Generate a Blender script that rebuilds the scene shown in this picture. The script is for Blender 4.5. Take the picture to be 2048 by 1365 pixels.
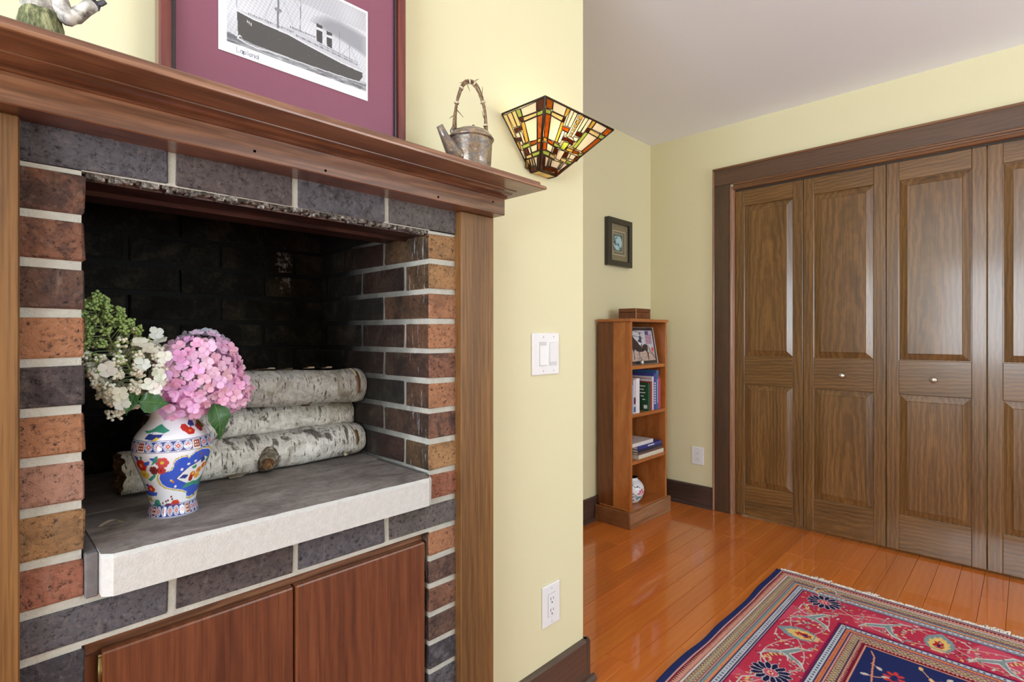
import bpy, bmesh, math, random
import numpy as np
from mathutils import Vector, Matrix, noise as mnoise
random.seed(7)
R = math.radians
for _o in list(bpy.data.objects): bpy.data.objects.remove(_o)
scene = bpy.context.scene
COL = scene.collection

def C(r, g, b):
    f = lambda v: (v/255/12.92) if v/255 <= .04045 else ((v/255+.055)/1.055)**2.4
    return (f(r), f(g), f(b), 1.0)

# ------------------------------------------------------------------ camera
cam = bpy.data.cameras.new('camera'); cam.sensor_width = 36; cam.lens = 36*1065/2048
cam.shift_y = -14.5/2048; cam.clip_start = .02
camo = bpy.data.objects.new('camera', cam); COL.objects.link(camo)
camo.location = (0, 0, 1.126); camo.rotation_euler = (R(90), 0, R(-45.8))
scene.camera = camo

# ------------------------------------------------------------------ world, daylight, exposure
CEIL = 2.44; XW, XC = -2.3, 3.35; YS, YA, YF = -2.7, 1.904, 1.04
w = bpy.data.worlds.new('sky'); scene.world = w; w.use_nodes = True
bg = w.node_tree.nodes['Background']; bg.inputs[0].default_value = (.80, .90, 1.0, 1); bg.inputs[1].default_value = 1.6
def area(name, loc, rot, sx, sy, power, col):
    l = bpy.data.lights.new(name, 'AREA'); l.shape = 'RECTANGLE'; l.size = sx; l.size_y = sy; l.energy = power; l.color = col
    o = bpy.data.objects.new(name, l); COL.objects.link(o); o.location = loc; o.rotation_euler = rot; return o
# daylight entering through the two window openings behind the camera
area('daylight_south', (2.25, YS-.14, 1.42), (R(126), 0, 0), 2.0, 1.5, 92, (.84, .93, 1.0))
area('daylight_west', (XW-.14, -.225, 1.42), (R(124), 0, R(-90)), 2.15, 1.5, 185, (.84, .93, 1.0))
scene.view_settings.view_transform = 'Standard'; scene.view_settings.look = 'None'
scene.view_settings.gamma = 1; scene.view_settings.exposure = -.24
scene.view_settings.use_curve_mapping = False
scene.cycles.use_denoising = True
scene.cycles.max_bounces = 10; scene.cycles.diffuse_bounces = 6

# ------------------------------------------------------------------ helpers
def tag(o, label=None, cat=None, group=None, kind=None):
    if label: o['label'] = label
    if cat: o['category'] = cat
    if group: o['group'] = group
    if kind: o['kind'] = kind
    return o
def wl(p):
    v = Vector((0, 0, 0))
    while p is not None: v += p.location; p = p.parent
    return v
def thing(name, loc, label, cat, group=None, rot=None):
    o = bpy.data.objects.new(name, None); o.empty_display_size = .05; COL.objects.link(o); o.location = loc
    if rot: o.rotation_euler = rot
    return tag(o, label, cat, group)
def link(name, me, mat, parent=None, smooth=False):
    if mat is not None:
        for m in (mat if isinstance(mat, (list, tuple)) else [mat]): me.materials.append(m)
    if smooth: me.polygons.foreach_set('use_smooth', [True]*len(me.polygons))
    o = bpy.data.objects.new(name, me); COL.objects.link(o)
    if parent: o.parent = parent
    return o
def mk(name, verts, faces, mat, parent=None, smooth=False, local=False, mi=None, origin=None):
    """one mesh object; verts in world space (or in the parent's space when local)"""
    V = np.array(verts, float)
    off = Vector((0, 0, 0))
    if parent is not None:
        if not local: V = V - np.array(wl(parent))
    elif not local:
        lo, hi = V.min(0), V.max(0); off = Vector(((lo[0]+hi[0])/2, (lo[1]+hi[1])/2, lo[2])) if origin is None else Vector(origin)
        V = V - np.array(off)
    me = bpy.data.meshes.new(name); me.from_pydata(V.tolist(), [], faces)
    o = link(name, me, mat, parent, smooth); o.location = off
    if mi is not None: me.polygons.foreach_set('material_index', mi)
    me.update(); return o
BF = [(0,3,2,1),(4,5,6,7),(0,1,5,4),(1,2,6,5),(2,3,7,6),(3,0,4,7)]
def boxv(b):
    x0,x1,y0,y1,z0,z1 = b
    return [(x0,y0,z0),(x1,y0,z0),(x1,y1,z0),(x0,y1,z0),(x0,y0,z1),(x1,y0,z1),(x1,y1,z1),(x0,y1,z1)]
class G:
    """collects geometry for one mesh"""
    def __init__(s): s.v = []; s.f = []; s.m = []
    def add(s, v, f, mi=0):
        n = len(s.v); s.v += [tuple(p) for p in v]; s.f += [tuple(i+n for i in q) for q in f]; s.m += [mi]*len(f); return s
    def box(s, *b, mi=0): return s.add(boxv(b), BF, mi)
    def bbox(s, b, bev, seg=1, mi=0):
        bm = bmesh.new(); vs = [bm.verts.new(p) for p in boxv(b)]
        for q in BF: bm.faces.new([vs[i] for i in q])
        bmesh.ops.bevel(bm, geom=bm.edges[:], offset=bev, segments=seg, profile=.5, affect='EDGES')
        bm.verts.index_update(); s.add([v.co[:] for v in bm.verts], [[v.index for v in q.verts] for q in bm.faces], mi); bm.free(); return s
    def prism(s, prof, axis, a, b, mi=0, caps=True):
        """profile in the plane across axis ('x': (y,z), 'y': (x,z), 'z': (x,y))"""
        n = len(prof)
        def P(t, p): return {'x': (t,p[0],p[1]), 'y': (p[0],t,p[1]), 'z': (p[0],p[1],t)}[axis]
        v = [P(a,p) for p in prof]+[P(b,p) for p in prof]
        f = [(i,(i+1)%n,n+(i+1)%n,n+i) for i in range(n)]
        if caps: f += [tuple(range(n))[::-1], tuple(range(n,2*n))]
        return s.add(v, f, mi)
    def tube(s, path, rad, seg=8, caps=True, mi=0):
        path = [Vector(p) for p in path]; n = len(path)
        if not isinstance(rad, (list, tuple)): rad = [rad]*n
        t0 = (path[1]-path[0]).normalized(); up = Vector((0,0,1)) if abs(t0.z) < .9 else Vector((1,0,0))
        nn = t0.cross(up).normalized(); v = []; f = []
        for i, p in enumerate(path):
            t = (path[min(i+1,n-1)]-path[max(i-1,0)]).normalized()
            nn = (nn - t*nn.dot(t)).normalized(); bb = t.cross(nn)
            for k in range(seg):
                a = 2*math.pi*k/seg; v.append(tuple(p+(nn*math.cos(a)+bb*math.sin(a))*rad[i]))
        for i in range(n-1):
            for k in range(seg): f.append((i*seg+k, i*seg+(k+1)%seg, (i+1)*seg+(k+1)%seg, (i+1)*seg+k))
        if caps: f += [tuple(range(seg))[::-1], tuple((n-1)*seg+k for k in range(seg))]
        return s.add(v, f, mi)
    def lathe(s, prof, c=(0,0,0), seg=32, mi=0):
        v = []; f = []; n = len(prof)
        for r, z in prof:
            for k in range(seg):
                a = 2*math.pi*k/seg; v.append((c[0]+r*math.cos(a), c[1]+r*math.sin(a), c[2]+z))
        for i in range(n-1):
            for k in range(seg): f.append((i*seg+k, i*seg+(k+1)%seg, (i+1)*seg+(k+1)%seg, (i+1)*seg+k))
        if prof[0][0] > 1e-6: f.append(tuple(range(seg))[::-1])
        if prof[-1][0] > 1e-6: f.append(tuple((n-1)*seg+k for k in range(seg)))
        return s.add(v, f, mi)
    def ball(s, c, r, mi=0, sub=1):
        v, f = ico(sub); r = (r,r,r) if not isinstance(r, (tuple,list)) else r
        return s.add([(c[0]+p[0]*r[0], c[1]+p[1]*r[1], c[2]+p[2]*r[2]) for p in v], f, mi)
    def out(s, name, mat, parent=None, smooth=False, local=False, **k):
        return mk(name, s.v, s.f, mat, parent, smooth, local, mi=s.m if isinstance(mat, (list,tuple)) else None, **k)
_ico = {}
def ico(sub):
    if sub not in _ico:
        bm = bmesh.new(); bmesh.ops.create_icosphere(bm, subdivisions=sub, radius=1); bm.verts.index_update()
        _ico[sub] = ([v.co[:] for v in bm.verts], [[v.index for v in q.verts] for q in bm.faces]); bm.free()
    return _ico[sub]
def bx(name, b, mat, parent=None, bev=0, seg=1, **k):
    g = G()
    if bev: g.bbox(b, bev, seg)
    else: g.box(*b)
    return g.out(name, mat, parent, **k)
def struct(o, label): return tag(o, label, None, None, 'structure')

# ---- painting of flat print / glaze / pile colours onto the vertices of a mesh
class Paint:
    def __init__(s, U, V, base):
        s.U = np.asarray(U, float); s.V = np.asarray(V, float); s.c = np.zeros((len(s.U), 3)); s.c[:] = np.array(base)/255.
    def put(s, m, col, a=1.0):
        s.c[m] = s.c[m]*(1-a)+np.array(col)/255.*a
    def poly(s, pts, col, a=1.0):
        P = np.array(pts, float); U, V = s.U, s.V
        idx = np.where((U>=P[:,0].min())&(U<=P[:,0].max())&(V>=P[:,1].min())&(V<=P[:,1].max()))[0]
        if not len(idx): return
        u, v = U[idx], V[idx]; ins = np.zeros(len(idx), bool); n = len(P)
        for i in range(n):
            x1,y1 = P[i]; x2,y2 = P[(i+1)%n]
            if y1 == y2: continue
            ins ^= ((y1>v)!=(y2>v)) & (u < (x2-x1)*(v-y1)/(y2-y1)+x1)
        s.put(idx[ins], col, a)
    def ell(s, cx, cy, rx, ry, col, rot=0, a=1.0, inner=0):
        du, dv = s.U-cx, s.V-cy; c, q = math.cos(rot), math.sin(rot)
        d = ((du*c+dv*q)/rx)**2+((-du*q+dv*c)/ry)**2
        s.put((d<=1)&(d>=inner), col, a)
    def line(s, pts, wd, col, a=1.0):
        for (x1,y1),(x2,y2) in zip(pts[:-1], pts[1:]):
            lo = min(x1,x2)-wd; hi = max(x1,x2)+wd; l2 = min(y1,y2)-wd; h2 = max(y1,y2)+wd
            idx = np.where((s.U>lo)&(s.U<hi)&(s.V>l2)&(s.V<h2))[0]
            if not len(idx): continue
            dx, dy = x2-x1, y2-y1; L = dx*dx+dy*dy+1e-12
            t = np.clip(((s.U[idx]-x1)*dx+(s.V[idx]-y1)*dy)/L, 0, 1)
            d = np.hypot(s.U[idx]-x1-t*dx, s.V[idx]-y1-t*dy)
            s.put(idx[d<wd/2], col, a)
    def flower(s, cx, cy, r, n, col, mid, rot=0):
        for k in range(n):
            a = rot+2*math.pi*k/n; s.ell(cx+math.cos(a)*r*.6, cy+math.sin(a)*r*.6, r*.42, r*.30, col, a)
        s.ell(cx, cy, r*.3, r*.3, mid)
    def apply(s, me):
        lin = np.where(s.c <= .04045, s.c/12.92, ((s.c+.055)/1.055)**2.4)
        at = me.color_attributes.new('Col', 'FLOAT_COLOR', 'POINT')
        at.data.foreach_set('color', np.concatenate([lin, np.ones((len(lin),1))], 1).astype(np.float32).ravel())
def hashn(a, b=0): return np.modf(np.abs(np.sin(a*12.9898+b*78.233)*43758.5453))[0]
def vnoise(u, v, sc):
    u = np.asarray(u)*sc; v = np.asarray(v)*sc; i, j = np.floor(u), np.floor(v); fu, fv = u-i, v-j
    fu = fu*fu*(3-2*fu); fv = fv*fv*(3-2*fv)
    return (hashn(i,j)*(1-fu)+hashn(i+1,j)*fu)*(1-fv)+(hashn(i,j+1)*(1-fu)+hashn(i+1,j+1)*fu)*fv
def gridmesh(nu, nv):
    i, j = np.meshgrid(np.arange(nu-1), np.arange(nv-1), indexing='ij'); a = (i*nv+j).ravel()
    return np.stack([a, a+nv, a+nv+1, a+1], 1).tolist()
STROKE = {'L':[[(0,1),(0,0),(.5,0)]],'a':[[(.5,.6),(.5,0)],[(.5,.3),(.4,.55),(.25,.62),(.08,.5),(0,.3),(.08,.1),(.25,0),(.4,.06),(.5,.3)]],'p':[[(0,.6),(0,-.35)],[(0,.3),(.1,.55),(.25,.62),(.42,.5),(.5,.3),(.42,.1),(.25,0),(.1,.06),(0,.3)]],
 'l':[[(.1,1),(.1,0)]],'n':[[(0,.6),(0,0)],[(0,.4),(.15,.6),(.35,.6),(.45,.45),(.45,0)]],'d':[[(.5,1),(.5,0)],[(.5,.3),(.4,.55),(.25,.62),(.08,.5),(0,.3),(.08,.1),(.25,0),(.4,.06),(.5,.3)]]}

# ------------------------------------------------------------------ materials
MT = {}
class N:
    def __init__(s, name):
        m = bpy.data.materials.new(name); m.use_nodes = True; s.m = m; s.t = m.node_tree; s.b = s.t.nodes['Principled BSDF']; MT[name] = m
    def n(s, typ, **k):
        o = s.t.nodes.new(typ)
        for a, v in k.items():
            if a.startswith('_'): setattr(o, a[1:], v)
        return o
    def l(s, a, b): s.t.links.new(a, b); return s
    def math(s, op, a, b=None, c=None, clamp=False):
        o = s.t.nodes.new('ShaderNodeMath'); o.operation = op; o.use_clamp = clamp
        for i, x in enumerate((a, b, c)):
            if x is None: continue
            if isinstance(x, (int, float)): o.inputs[i].default_value = x
            else: s.l(x, o.inputs[i])
        return o.outputs[0]
    def mix(s, fac, a, b, blend='MIX'):
        o = s.t.nodes.new('ShaderNodeMix'); o.data_type = 'RGBA'; o.blend_type = blend; o.clamp_factor = True
        for i, x in ((0, fac), (6, a), (7, b)):
            if isinstance(x, (int, float)): o.inputs[i].default_value = x
            elif isinstance(x, (tuple, list)): o.inputs[i].default_value = x
            else: s.l(x, o.inputs[i])
        return o.outputs[2]
    def ramp(s, x, stops, interp='LINEAR'):
        o = s.t.nodes.new('ShaderNodeValToRGB'); e = o.color_ramp; e.interpolation = interp
        while len(e.elements) < len(stops): e.elements.new(.5)
        for q, (p, c) in zip(e.elements, stops): q.position = p; q.color = c if isinstance(c, (tuple, list)) else (c, c, c, 1)
        s.l(x, o.inputs[0]); return o.outputs[0]
    def noise(s, vec, scale, detail=4, rough=.55, dist=0, w=None):
        o = s.t.nodes.new('ShaderNodeTexNoise'); o.inputs['Scale'].default_value = scale; o.inputs['Detail'].default_value = detail
        o.inputs['Roughness'].default_value = rough; o.inputs['Distortion'].default_value = dist
        if w is not None: o.noise_dimensions = '4D'; s.l(w, o.inputs['W'])
        if vec is not None: s.l(vec, o.inputs['Vector'])
        return o.outputs[0]
    def coord(s, scale=(1,1,1), kind='Object', rnd=0):
        tc = s.t.nodes.new('ShaderNodeTexCoord'); v = tc.outputs[kind]
        if rnd:
            oi = s.t.nodes.new('ShaderNodeObjectInfo'); ad = s.t.nodes.new('ShaderNodeVectorMath'); ad.operation = 'ADD'
            s.l(v, ad.inputs[0]); s.l(s.math('MULTIPLY', oi.outputs['Random'], rnd), ad.inputs[1]); v = ad.outputs[0]
        mp = s.t.nodes.new('ShaderNodeMapping'); mp.inputs['Scale'].default_value = scale; s.l(v, mp.inputs['Vector']); return mp.outputs[0]
    def bump(s, h, strength=.3, dist=.002):
        o = s.t.nodes.new('ShaderNodeBump'); o.inputs['Strength'].default_value = strength; o.inputs['Distance'].default_value = dist
        s.l(h, o.inputs['Height']); s.l(o.outputs[0], s.b.inputs['Normal'])
    def set(s, col=None, rough=None, metal=None, coat=None, crough=None, spec=None, sss=None):
        b = s.b.inputs
        if col is not None:
            if isinstance(col, (tuple, list)): b['Base Color'].default_value = col
            else: s.l(col, b['Base Color'])
        for k, v in (('Roughness', rough), ('Metallic', metal), ('Coat Weight', coat), ('Coat Roughness', crough), ('Specular IOR Level', spec), ('Subsurface Weight', sss)):
            if v is None: continue
            if isinstance(v, (int, float)): b[k].default_value = v
            else: s.l(v, b[k])
        return s
def plain(name, col, rough=.5, metal=0, coat=0, bump=0, bscale=200, var=.06):
    q = N(name); nz = q.noise(q.coord(), bscale*.3, 3)
    d = tuple(c*(1-var*2) for c in col[:3])+(1,); u = tuple(min(1, c*(1+var)) for c in col[:3])+(1,)
    q.set(q.mix(nz, d, u), rough, metal, coat, .1)
    if bump: q.bump(q.noise(q.coord(), bscale, 4), bump, .002)
    return q.m
def wood(name, dark, mid, light, axis='z', rough=.38, coat=.3, scale=1.0, fig=.5, pores=.45, tint=False, crough=.12, rnd=13.7):
    q = N(name); s = {'x': (.09,1,1), 'y': (1,.09,1), 'z': (1,1,.09)}[axis]
    v = q.coord(tuple(c*scale for c in s), rnd=rnd)
    big = q.noise(v, 9, 3, .5, .6)
    wv = q.t.nodes.new('ShaderNodeTexWave'); wv.wave_type = 'RINGS' ; wv.rings_direction = {'x':'X','y':'Y','z':'Z'}[axis]
    wv.inputs['Scale'].default_value = 15*scale; wv.inputs['Distortion'].default_value = 4.0; wv.inputs['Detail'].default_value = 2.0; wv.inputs['Detail Scale'].default_value = 1.5
    # ring axis tilted a little out of the board, so that flat sawn faces show cathedral arches
    wm = q.t.nodes.new('ShaderNodeMapping'); wm.inputs['Rotation'].default_value = (R(5.5), 0, 0) if axis == 'y' else (0, R(5.5), 0); wm.inputs['Scale'].default_value = tuple(1 if c == 1 else .55 for c in s)
    oi0 = q.t.nodes.new('ShaderNodeObjectInfo'); va = q.t.nodes.new('ShaderNodeVectorMath'); va.operation = 'ADD'; tc0 = q.t.nodes.new('ShaderNodeTexCoord')
    q.l(tc0.outputs['Object'], va.inputs[0]); q.l(q.math('MULTIPLY', q.math('SUBTRACT', oi0.outputs['Random'], .5), .12), va.inputs[1]); q.l(va.outputs[0], wm.inputs['Vector']); q.l(wm.outputs[0], wv.inputs['Vector'])
    fine = q.noise(q.coord(tuple(c*scale*(1 if c == 1 else .25) for c in s), rnd=rnd), 230, 3, .6)
    x = q.math('ADD', q.math('MULTIPLY', big, 1-fig*.5), q.math('MULTIPLY', wv.outputs[1], fig*.5))
    col = q.ramp(x, [(.22, dark), (.5, mid), (.78, light)])
    col = q.mix(q.ramp(fine, [(.35, pores), (.55, 0)]), col, tuple(c*.45 for c in dark[:3])+(1,))
    if tint:
        oi = q.t.nodes.new('ShaderNodeObjectInfo'); col = q.mix(1.0, col, oi.outputs['Color'], 'MULTIPLY')
    q.set(col, rough, 0, coat, crough); q.bump(fine, .12, .0006); return q.m

def paintm(name, col, bump=.05):
    q = N(name); nz = q.noise(q.coord(), 160, 3)
    q.set(q.mix(q.noise(q.coord(), 1.5, 2), tuple(c*.97 for c in col[:3])+(1,), col), .62, spec=.3); q.bump(nz, bump, .001); return q.m
M_wall = paintm('wall_paint_yellow', C(222,216,180))
M_ceil = paintm('ceiling_paint', C(238,241,250))
M_floor = wood('floor_plank_wood', C(178,90,30), C(196,106,38), C(208,120,48), 'x', .32, .9, .8, .25, .08, True, .045)
M_mantel = wood('mantel_oak', C(82,48,32), C(120,78,52), C(148,104,76), 'x', .32, .35, 1, .5, .5)
M_pil = wood('pilaster_oak', C(90,58,26), C(118,80,38), C(136,96,50), 'z', .5, .06, 1, .2, .6)
M_cab = wood('cabinet_door_wood', C(80,42,22), C(108,60,34), C(128,76,44), 'z', .34, .3, .9, .25, .45)
M_bif = wood('bifold_oak', C(84,58,28), C(112,78,40), C(132,94,50), 'z', .3, .32, 1.1, .5, .5)
M_bifh = wood('bifold_oak_rail', C(84,58,28), C(112,78,40), C(132,94,50), 'y', .3, .32, 1.1, .5, .5)
M_case = wood('casing_dark_wood', C(64,46,34), C(80,58,42), C(92,68,50), 'z', .36, .3, 1, .2, .4)
M_caseh = wood('casing_dark_wood_across', C(70,48,34), C(88,62,44), C(100,72,52), 'y', .36, .3, 1, .2, .4)
M_casl = wood('jamb_moulding_wood', C(120,82,56), C(146,104,76), C(164,122,94), 'z', .3, .4, 1, .3, .4)
M_caslh = wood('jamb_moulding_wood_across', C(92,60,38), C(116,78,50), C(132,94,62), 'y', .3, .4, 1, .3, .4)
M_base = wood('baseboard_wood_x', C(62,45,40), C(78,58,52), C(92,70,62), 'x', .34, .3, 1, .3, .3)
M_basey = wood('baseboard_wood_y', C(58,44,40), C(72,55,50), C(84,66,60), 'y', .34, .3, 1, .3, .3)
M_case_wood = wood('bookcase_pine', C(142,78,34), C(178,106,50), C(202,132,70), 'z', .34, .35, .9, .35, .2)
M_case_woodx = wood('bookcase_pine_shelf', C(142,78,34), C(174,104,50), C(198,128,68), 'x', .34, .35, .9, .35, .2)
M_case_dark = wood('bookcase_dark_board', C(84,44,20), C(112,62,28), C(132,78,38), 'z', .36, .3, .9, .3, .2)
M_white = plain('white_plastic', C(232,232,236), .35, 0, .2, var=.01)
M_black = plain('dark_slot', C(40,36,34), .6)
M_steel = plain('brushed_nickel', C(205,200,192), .28, 1)
M_brass = plain('aged_bronze', C(112,92,58), .4, 1)
M_ceramic = plain('white_glaze', C(236,236,240), .12, 0, .5, var=.01)
M_glassless = None
def vcol(name, rough=.5, coat=0, bump=0, bscale=400, crough=.05, spec=.5):
    q = N(name); a = q.t.nodes.new('ShaderNodeVertexColor'); a.layer_name = 'Col'
    q.set(a.outputs[0], rough, 0, coat, crough, spec)
    if bump: q.bump(q.noise(q.coord(), bscale, 3), bump, .002)
    return q.m
M_print = vcol('printed_paper', .55, .25, crough=.03)
M_glaze = vcol('painted_porcelain', .15, .6)
M_rug = vcol('wool_pile', .95, 0, .8, 700, spec=.1)

# brick: kiln colour per brick, darker flashed patches, scratches, soot deposits and white salt bloom inside the firebox
def brickmat():
    q = N('fired_brick'); oi = q.t.nodes.new('ShaderNodeObjectInfo'); g = q.t.nodes.new('ShaderNodeNewGeometry')
    w = q.math('MULTIPLY', oi.outputs['Random'], 40)
    v = q.coord(); n1 = q.noise(v, 34, 5, .65, .5, w); n2 = q.noise(v, 150, 6, .75, .4, w); n3 = q.noise(v, 75, 5, .7, .8, w)
    vs = q.coord((1,1,.18)); st = q.noise(vs, 80, 3, .6, 0, w)
    base = oi.outputs['Color']
    dk = q.mix(.72, base, C(50,46,54))
    thr = q.math('SUBTRACT', n1, q.math('MULTIPLY', oi.outputs['Alpha'], .62))
    patch = q.ramp(thr, [(-.0, 1.0), (.16, 0.0)])
    col = q.mix(patch, base, dk)
    col = q.mix(q.ramp(n3, [(.30, .6), (.5, 0)]), col, q.mix(.6, base, C(60,48,46)))
    col = q.mix(q.ramp(n2, [(.36, .95), (.47, 0)]), col, C(40,31,30))
    col = q.mix(q.ramp(n3, [(.54, 0), (.72, .5)]), col, q.mix(.45, base, C(214,190,168)))
    col = q.mix(q.ramp(n2, [(.60, 0), (.72, .5)]), col, C(196,178,160))
    col = q.mix(q.ramp(st, [(.6, 0), (.8, .3)]), col, C(206,190,176))
    sx = q.t.nodes.new('ShaderNodeSeparateXYZ'); q.l(g.outputs['Position'], sx.inputs[0])
    Y, Z, X = sx.outputs['Y'], sx.outputs['Z'], sx.outputs['X']
    pn = q.noise(g.outputs['Position'], 9, 4, .6)
    # soot left by fires: thick at the back, ragged towards the mouth
    sy = q.math('ADD', Y, q.math('MULTIPLY', q.math('SUBTRACT', pn, .5), .34))
    soot = q.ramp(q.math('DIVIDE', q.math('SUBTRACT', sy, .975), .30), [(0.0, 0.0), (.12, .30), (.45, .72), (1, .95)])
    jamb = q.math('MULTIPLY', q.math('MAXIMUM', q.math('COMPARE', X, .7235, .0038), q.math('COMPARE', X, .1215, .0038)), q.math('GREATER_THAN', Y, .9675))  # inner jamb faces darkened over their full height, below the hearth too
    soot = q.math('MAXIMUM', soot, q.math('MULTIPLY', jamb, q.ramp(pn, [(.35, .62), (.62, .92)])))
    s1_ = q.noise(g.outputs['Position'], 14, 4, .65, .5); s2_ = q.noise(g.outputs['Position'], 120, 5, .75)
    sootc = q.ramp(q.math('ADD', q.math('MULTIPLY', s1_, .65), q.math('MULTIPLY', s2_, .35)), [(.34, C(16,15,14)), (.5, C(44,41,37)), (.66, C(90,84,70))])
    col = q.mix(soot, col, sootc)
    # salt bloom: runs of white on the back wall and the right jamb
    mpv = q.t.nodes.new('ShaderNodeMapping'); mpv.inputs['Scale'].default_value = (1,1,.14); q.l(g.outputs['Position'], mpv.inputs['Vector'])
    run = q.noise(mpv.outputs[0], 95, 4, .65)
    bl = q.noise(g.outputs['Position'], 70, 5, .75)
    ex = q.math('POWER', q.math('DIVIDE', q.math('SUBTRACT', X, .622), .050), 2.0); ez = q.math('POWER', q.math('DIVIDE', q.math('SUBTRACT', Z, 1.30), .15), 2.0)
    bx_ = q.math('MULTIPLY', q.math('SUBTRACT', 1.0, q.math('ADD', ex, ez), None, True), q.math('GREATER_THAN', Y, 1.46))
    side = q.math('MULTIPLY', q.math('GREATER_THAN', X, .722), q.math('COMPARE', Y, 1.008, .034))
    m1 = q.ramp(q.math('MULTIPLY', bx_, q.math('MULTIPLY', bl, q.math('ADD', run, .5))), [(.44, 0), (.58, .9)])
    m2 = q.math('MULTIPLY', side, q.ramp(q.math('ADD', run, q.math('MULTIPLY', q.math('SUBTRACT', pn, .5), .3)), [(.58, 0), (.65, .8)]))
    m3 = q.math('MULTIPLY', q.math('GREATER_THAN', Y, 1.03), q.ramp(bl, [(.70, 0), (.78, .5)]))
    col = q.mix(m3, col, C(170,165,160)); col = q.mix(q.math('MAXIMUM', m1, m2), col, C(205,205,212))
    q.set(col, q.math('SUBTRACT', .82, q.math('MULTIPLY', soot, .3)), spec=.4)
    q.bump(q.math('ADD', q.math('MULTIPLY', n2, .9), n3), 1.0, .012); return q.m
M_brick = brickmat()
def mortarmat():
    q = N('mortar'); g = q.t.nodes.new('ShaderNodeNewGeometry'); sx = q.t.nodes.new('ShaderNodeSeparateXYZ'); q.l(g.outputs['Position'], sx.inputs[0])
    n1 = q.noise(g.outputs['Position'], 40, 5, .7); pn = q.noise(g.outputs['Position'], 9, 4, .6)
    col = q.mix(n1, C(150,149,140), C(198,197,188))
    sy = q.math('ADD', sx.outputs['Y'], q.math('MULTIPLY', q.math('SUBTRACT', pn, .5), .3))
    soot = q.ramp(q.math('DIVIDE', q.math('SUBTRACT', sy, 1.0), .40), [(0, 0), (.12, .35), (.5, .75), (.85, 1)])
    q.set(q.mix(soot, col, C(9,9,9)), .9); q.bump(q.noise(g.outputs['Position'], 240, 4), .6, .003); return q.m
M_mortar = mortarmat()

# ================================================================== THE ROOM
g = G(); g.box(-2.3, -.0, YF, 1.3, 0, CEIL); g.box(.815, 1.40, YF, YA+.15, 0, CEIL); g.box(0, .815, YF, 1.14, 1.425, CEIL); g.box(0, .815, 1.62, 1.75, 0, CEIL)
struct(g.out('wall_fireplace', M_wall), 'pale yellow chimney wall above and beside the brick fireplace')
struct(bx('wall_alcove', (1.40, XC+.12, YA, YA+.15, 0, CEIL), M_wall), 'yellow wall behind the narrow bookcase with the small black frame')
g = G(); g.box(XC, XC+.12, 1.322, YA, 0, CEIL); g.box(XC, XC+.12, YS, -.262, 0, CEIL); g.box(XC, XC+.12, -.262, 1.322, 2.045, CEIL); g.box(XC+.55, XC+.6, -.5, 1.5, 0, CEIL)
struct(g.out('wall_closet', M_wall), 'yellow wall around the brown bifold closet doors')
g = G()
for b in ((XW-.12, XW, YS, -1.3, 0, CEIL), (XW-.12, XW, .85, 1.3, 0, CEIL), (XW-.12, XW, -1.3, .85, 0, .65), (XW-.12, XW, -1.3, .85, 2.2, CEIL)): g.box(*b)
struct(g.out('wall_west', M_wall), 'yellow wall with a wide window behind the camera on the left')
g = G()
for b in ((XW, 1.25, YS-.12, YS, 0, CEIL), (3.25, XC, YS-.12, YS, 0, CEIL), (1.25, 3.25, YS-.12, YS, 0, .65), (1.25, 3.25, YS-.12, YS, 2.2, CEIL)): g.box(*b)
struct(g.out('wall_south', M_wall), 'yellow wall with a wide window behind the camera')
struct(bx('ceiling', (XW-.12, XC+.6, YS-.12, YA+.15, CEIL, CEIL+.1), M_ceil), 'smooth off-white ceiling')
def window(name, ax, a0, a1, c, label):
    o = bpy.data.objects.new(name, None); COL.objects.link(o); o.location = (c, a0, .65) if ax == 'y' else (a0, c, .65); struct(o, label)
    def P(nm, p0, p1, z0, z1):
        b = (p0, p1, c-.03, c+.03, z0, z1) if ax == 'x' else (c-.03, c+.03, p0, p1, z0, z1); bx(nm, b, M_white, o, .004)
    P('window_frame', a0, a1, .65, .71); P('window_frame', a0, a1, 2.14, 2.2)
    n = 3
    for k in range(n+1):
        p = a0+(a1-a0-.06)*k/n; P('window_mullion', p, p+.06, .71, 2.14)
window('window_1', 'x', 1.25, 3.25, YS-.06, 'white framed window behind the camera')
window('window_2', 'y', -1.3, .85, XW-.06, 'white framed window at the camera\'s left')

# ---- floor: a subfloor with single planks laid along x
fl = bx('floor', (XW-.12, XC+.6, YS-.12, YA, -.03, -.006), plain('subfloor', C(70,38,18), .8), None)
struct(fl, 'glossy orange brown hardwood plank floor')
PW = .0835; rest = G(); rr = random.Random(3)
row = 0; y = YA
while y > YS:
    y0 = y-PW; x = XC+.05 - rr.random()*.9*0 ; x1 = XC+.06
    cut = [x1]; p = x1 - rr.uniform(.25, 1.1)
    while p > XW: cut.append(p); p -= rr.uniform(.55, 1.25)
    cut.append(XW)
    for a, b in zip(cut[1:], cut[:-1]):
        if b > 1.0 and y > -.75 and b-a > .02:
            q = bx('plank', (a+.0006, b-.0006, y0+.0006, y-.0006, -.006, 0), M_floor, fl, .0009)
            t = rr.uniform(.92, 1.07); q.color = (t, t*rr.uniform(.94, 1.03), t*rr.uniform(.85, 1.05), 1)
        else: rest.box(a+.0006, b-.0006, y0+.0006, y-.0006, -.006, 0)
    y = y0; row += 1
tag(rest.out('plank_field', M_floor, fl), kind='stuff')

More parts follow.
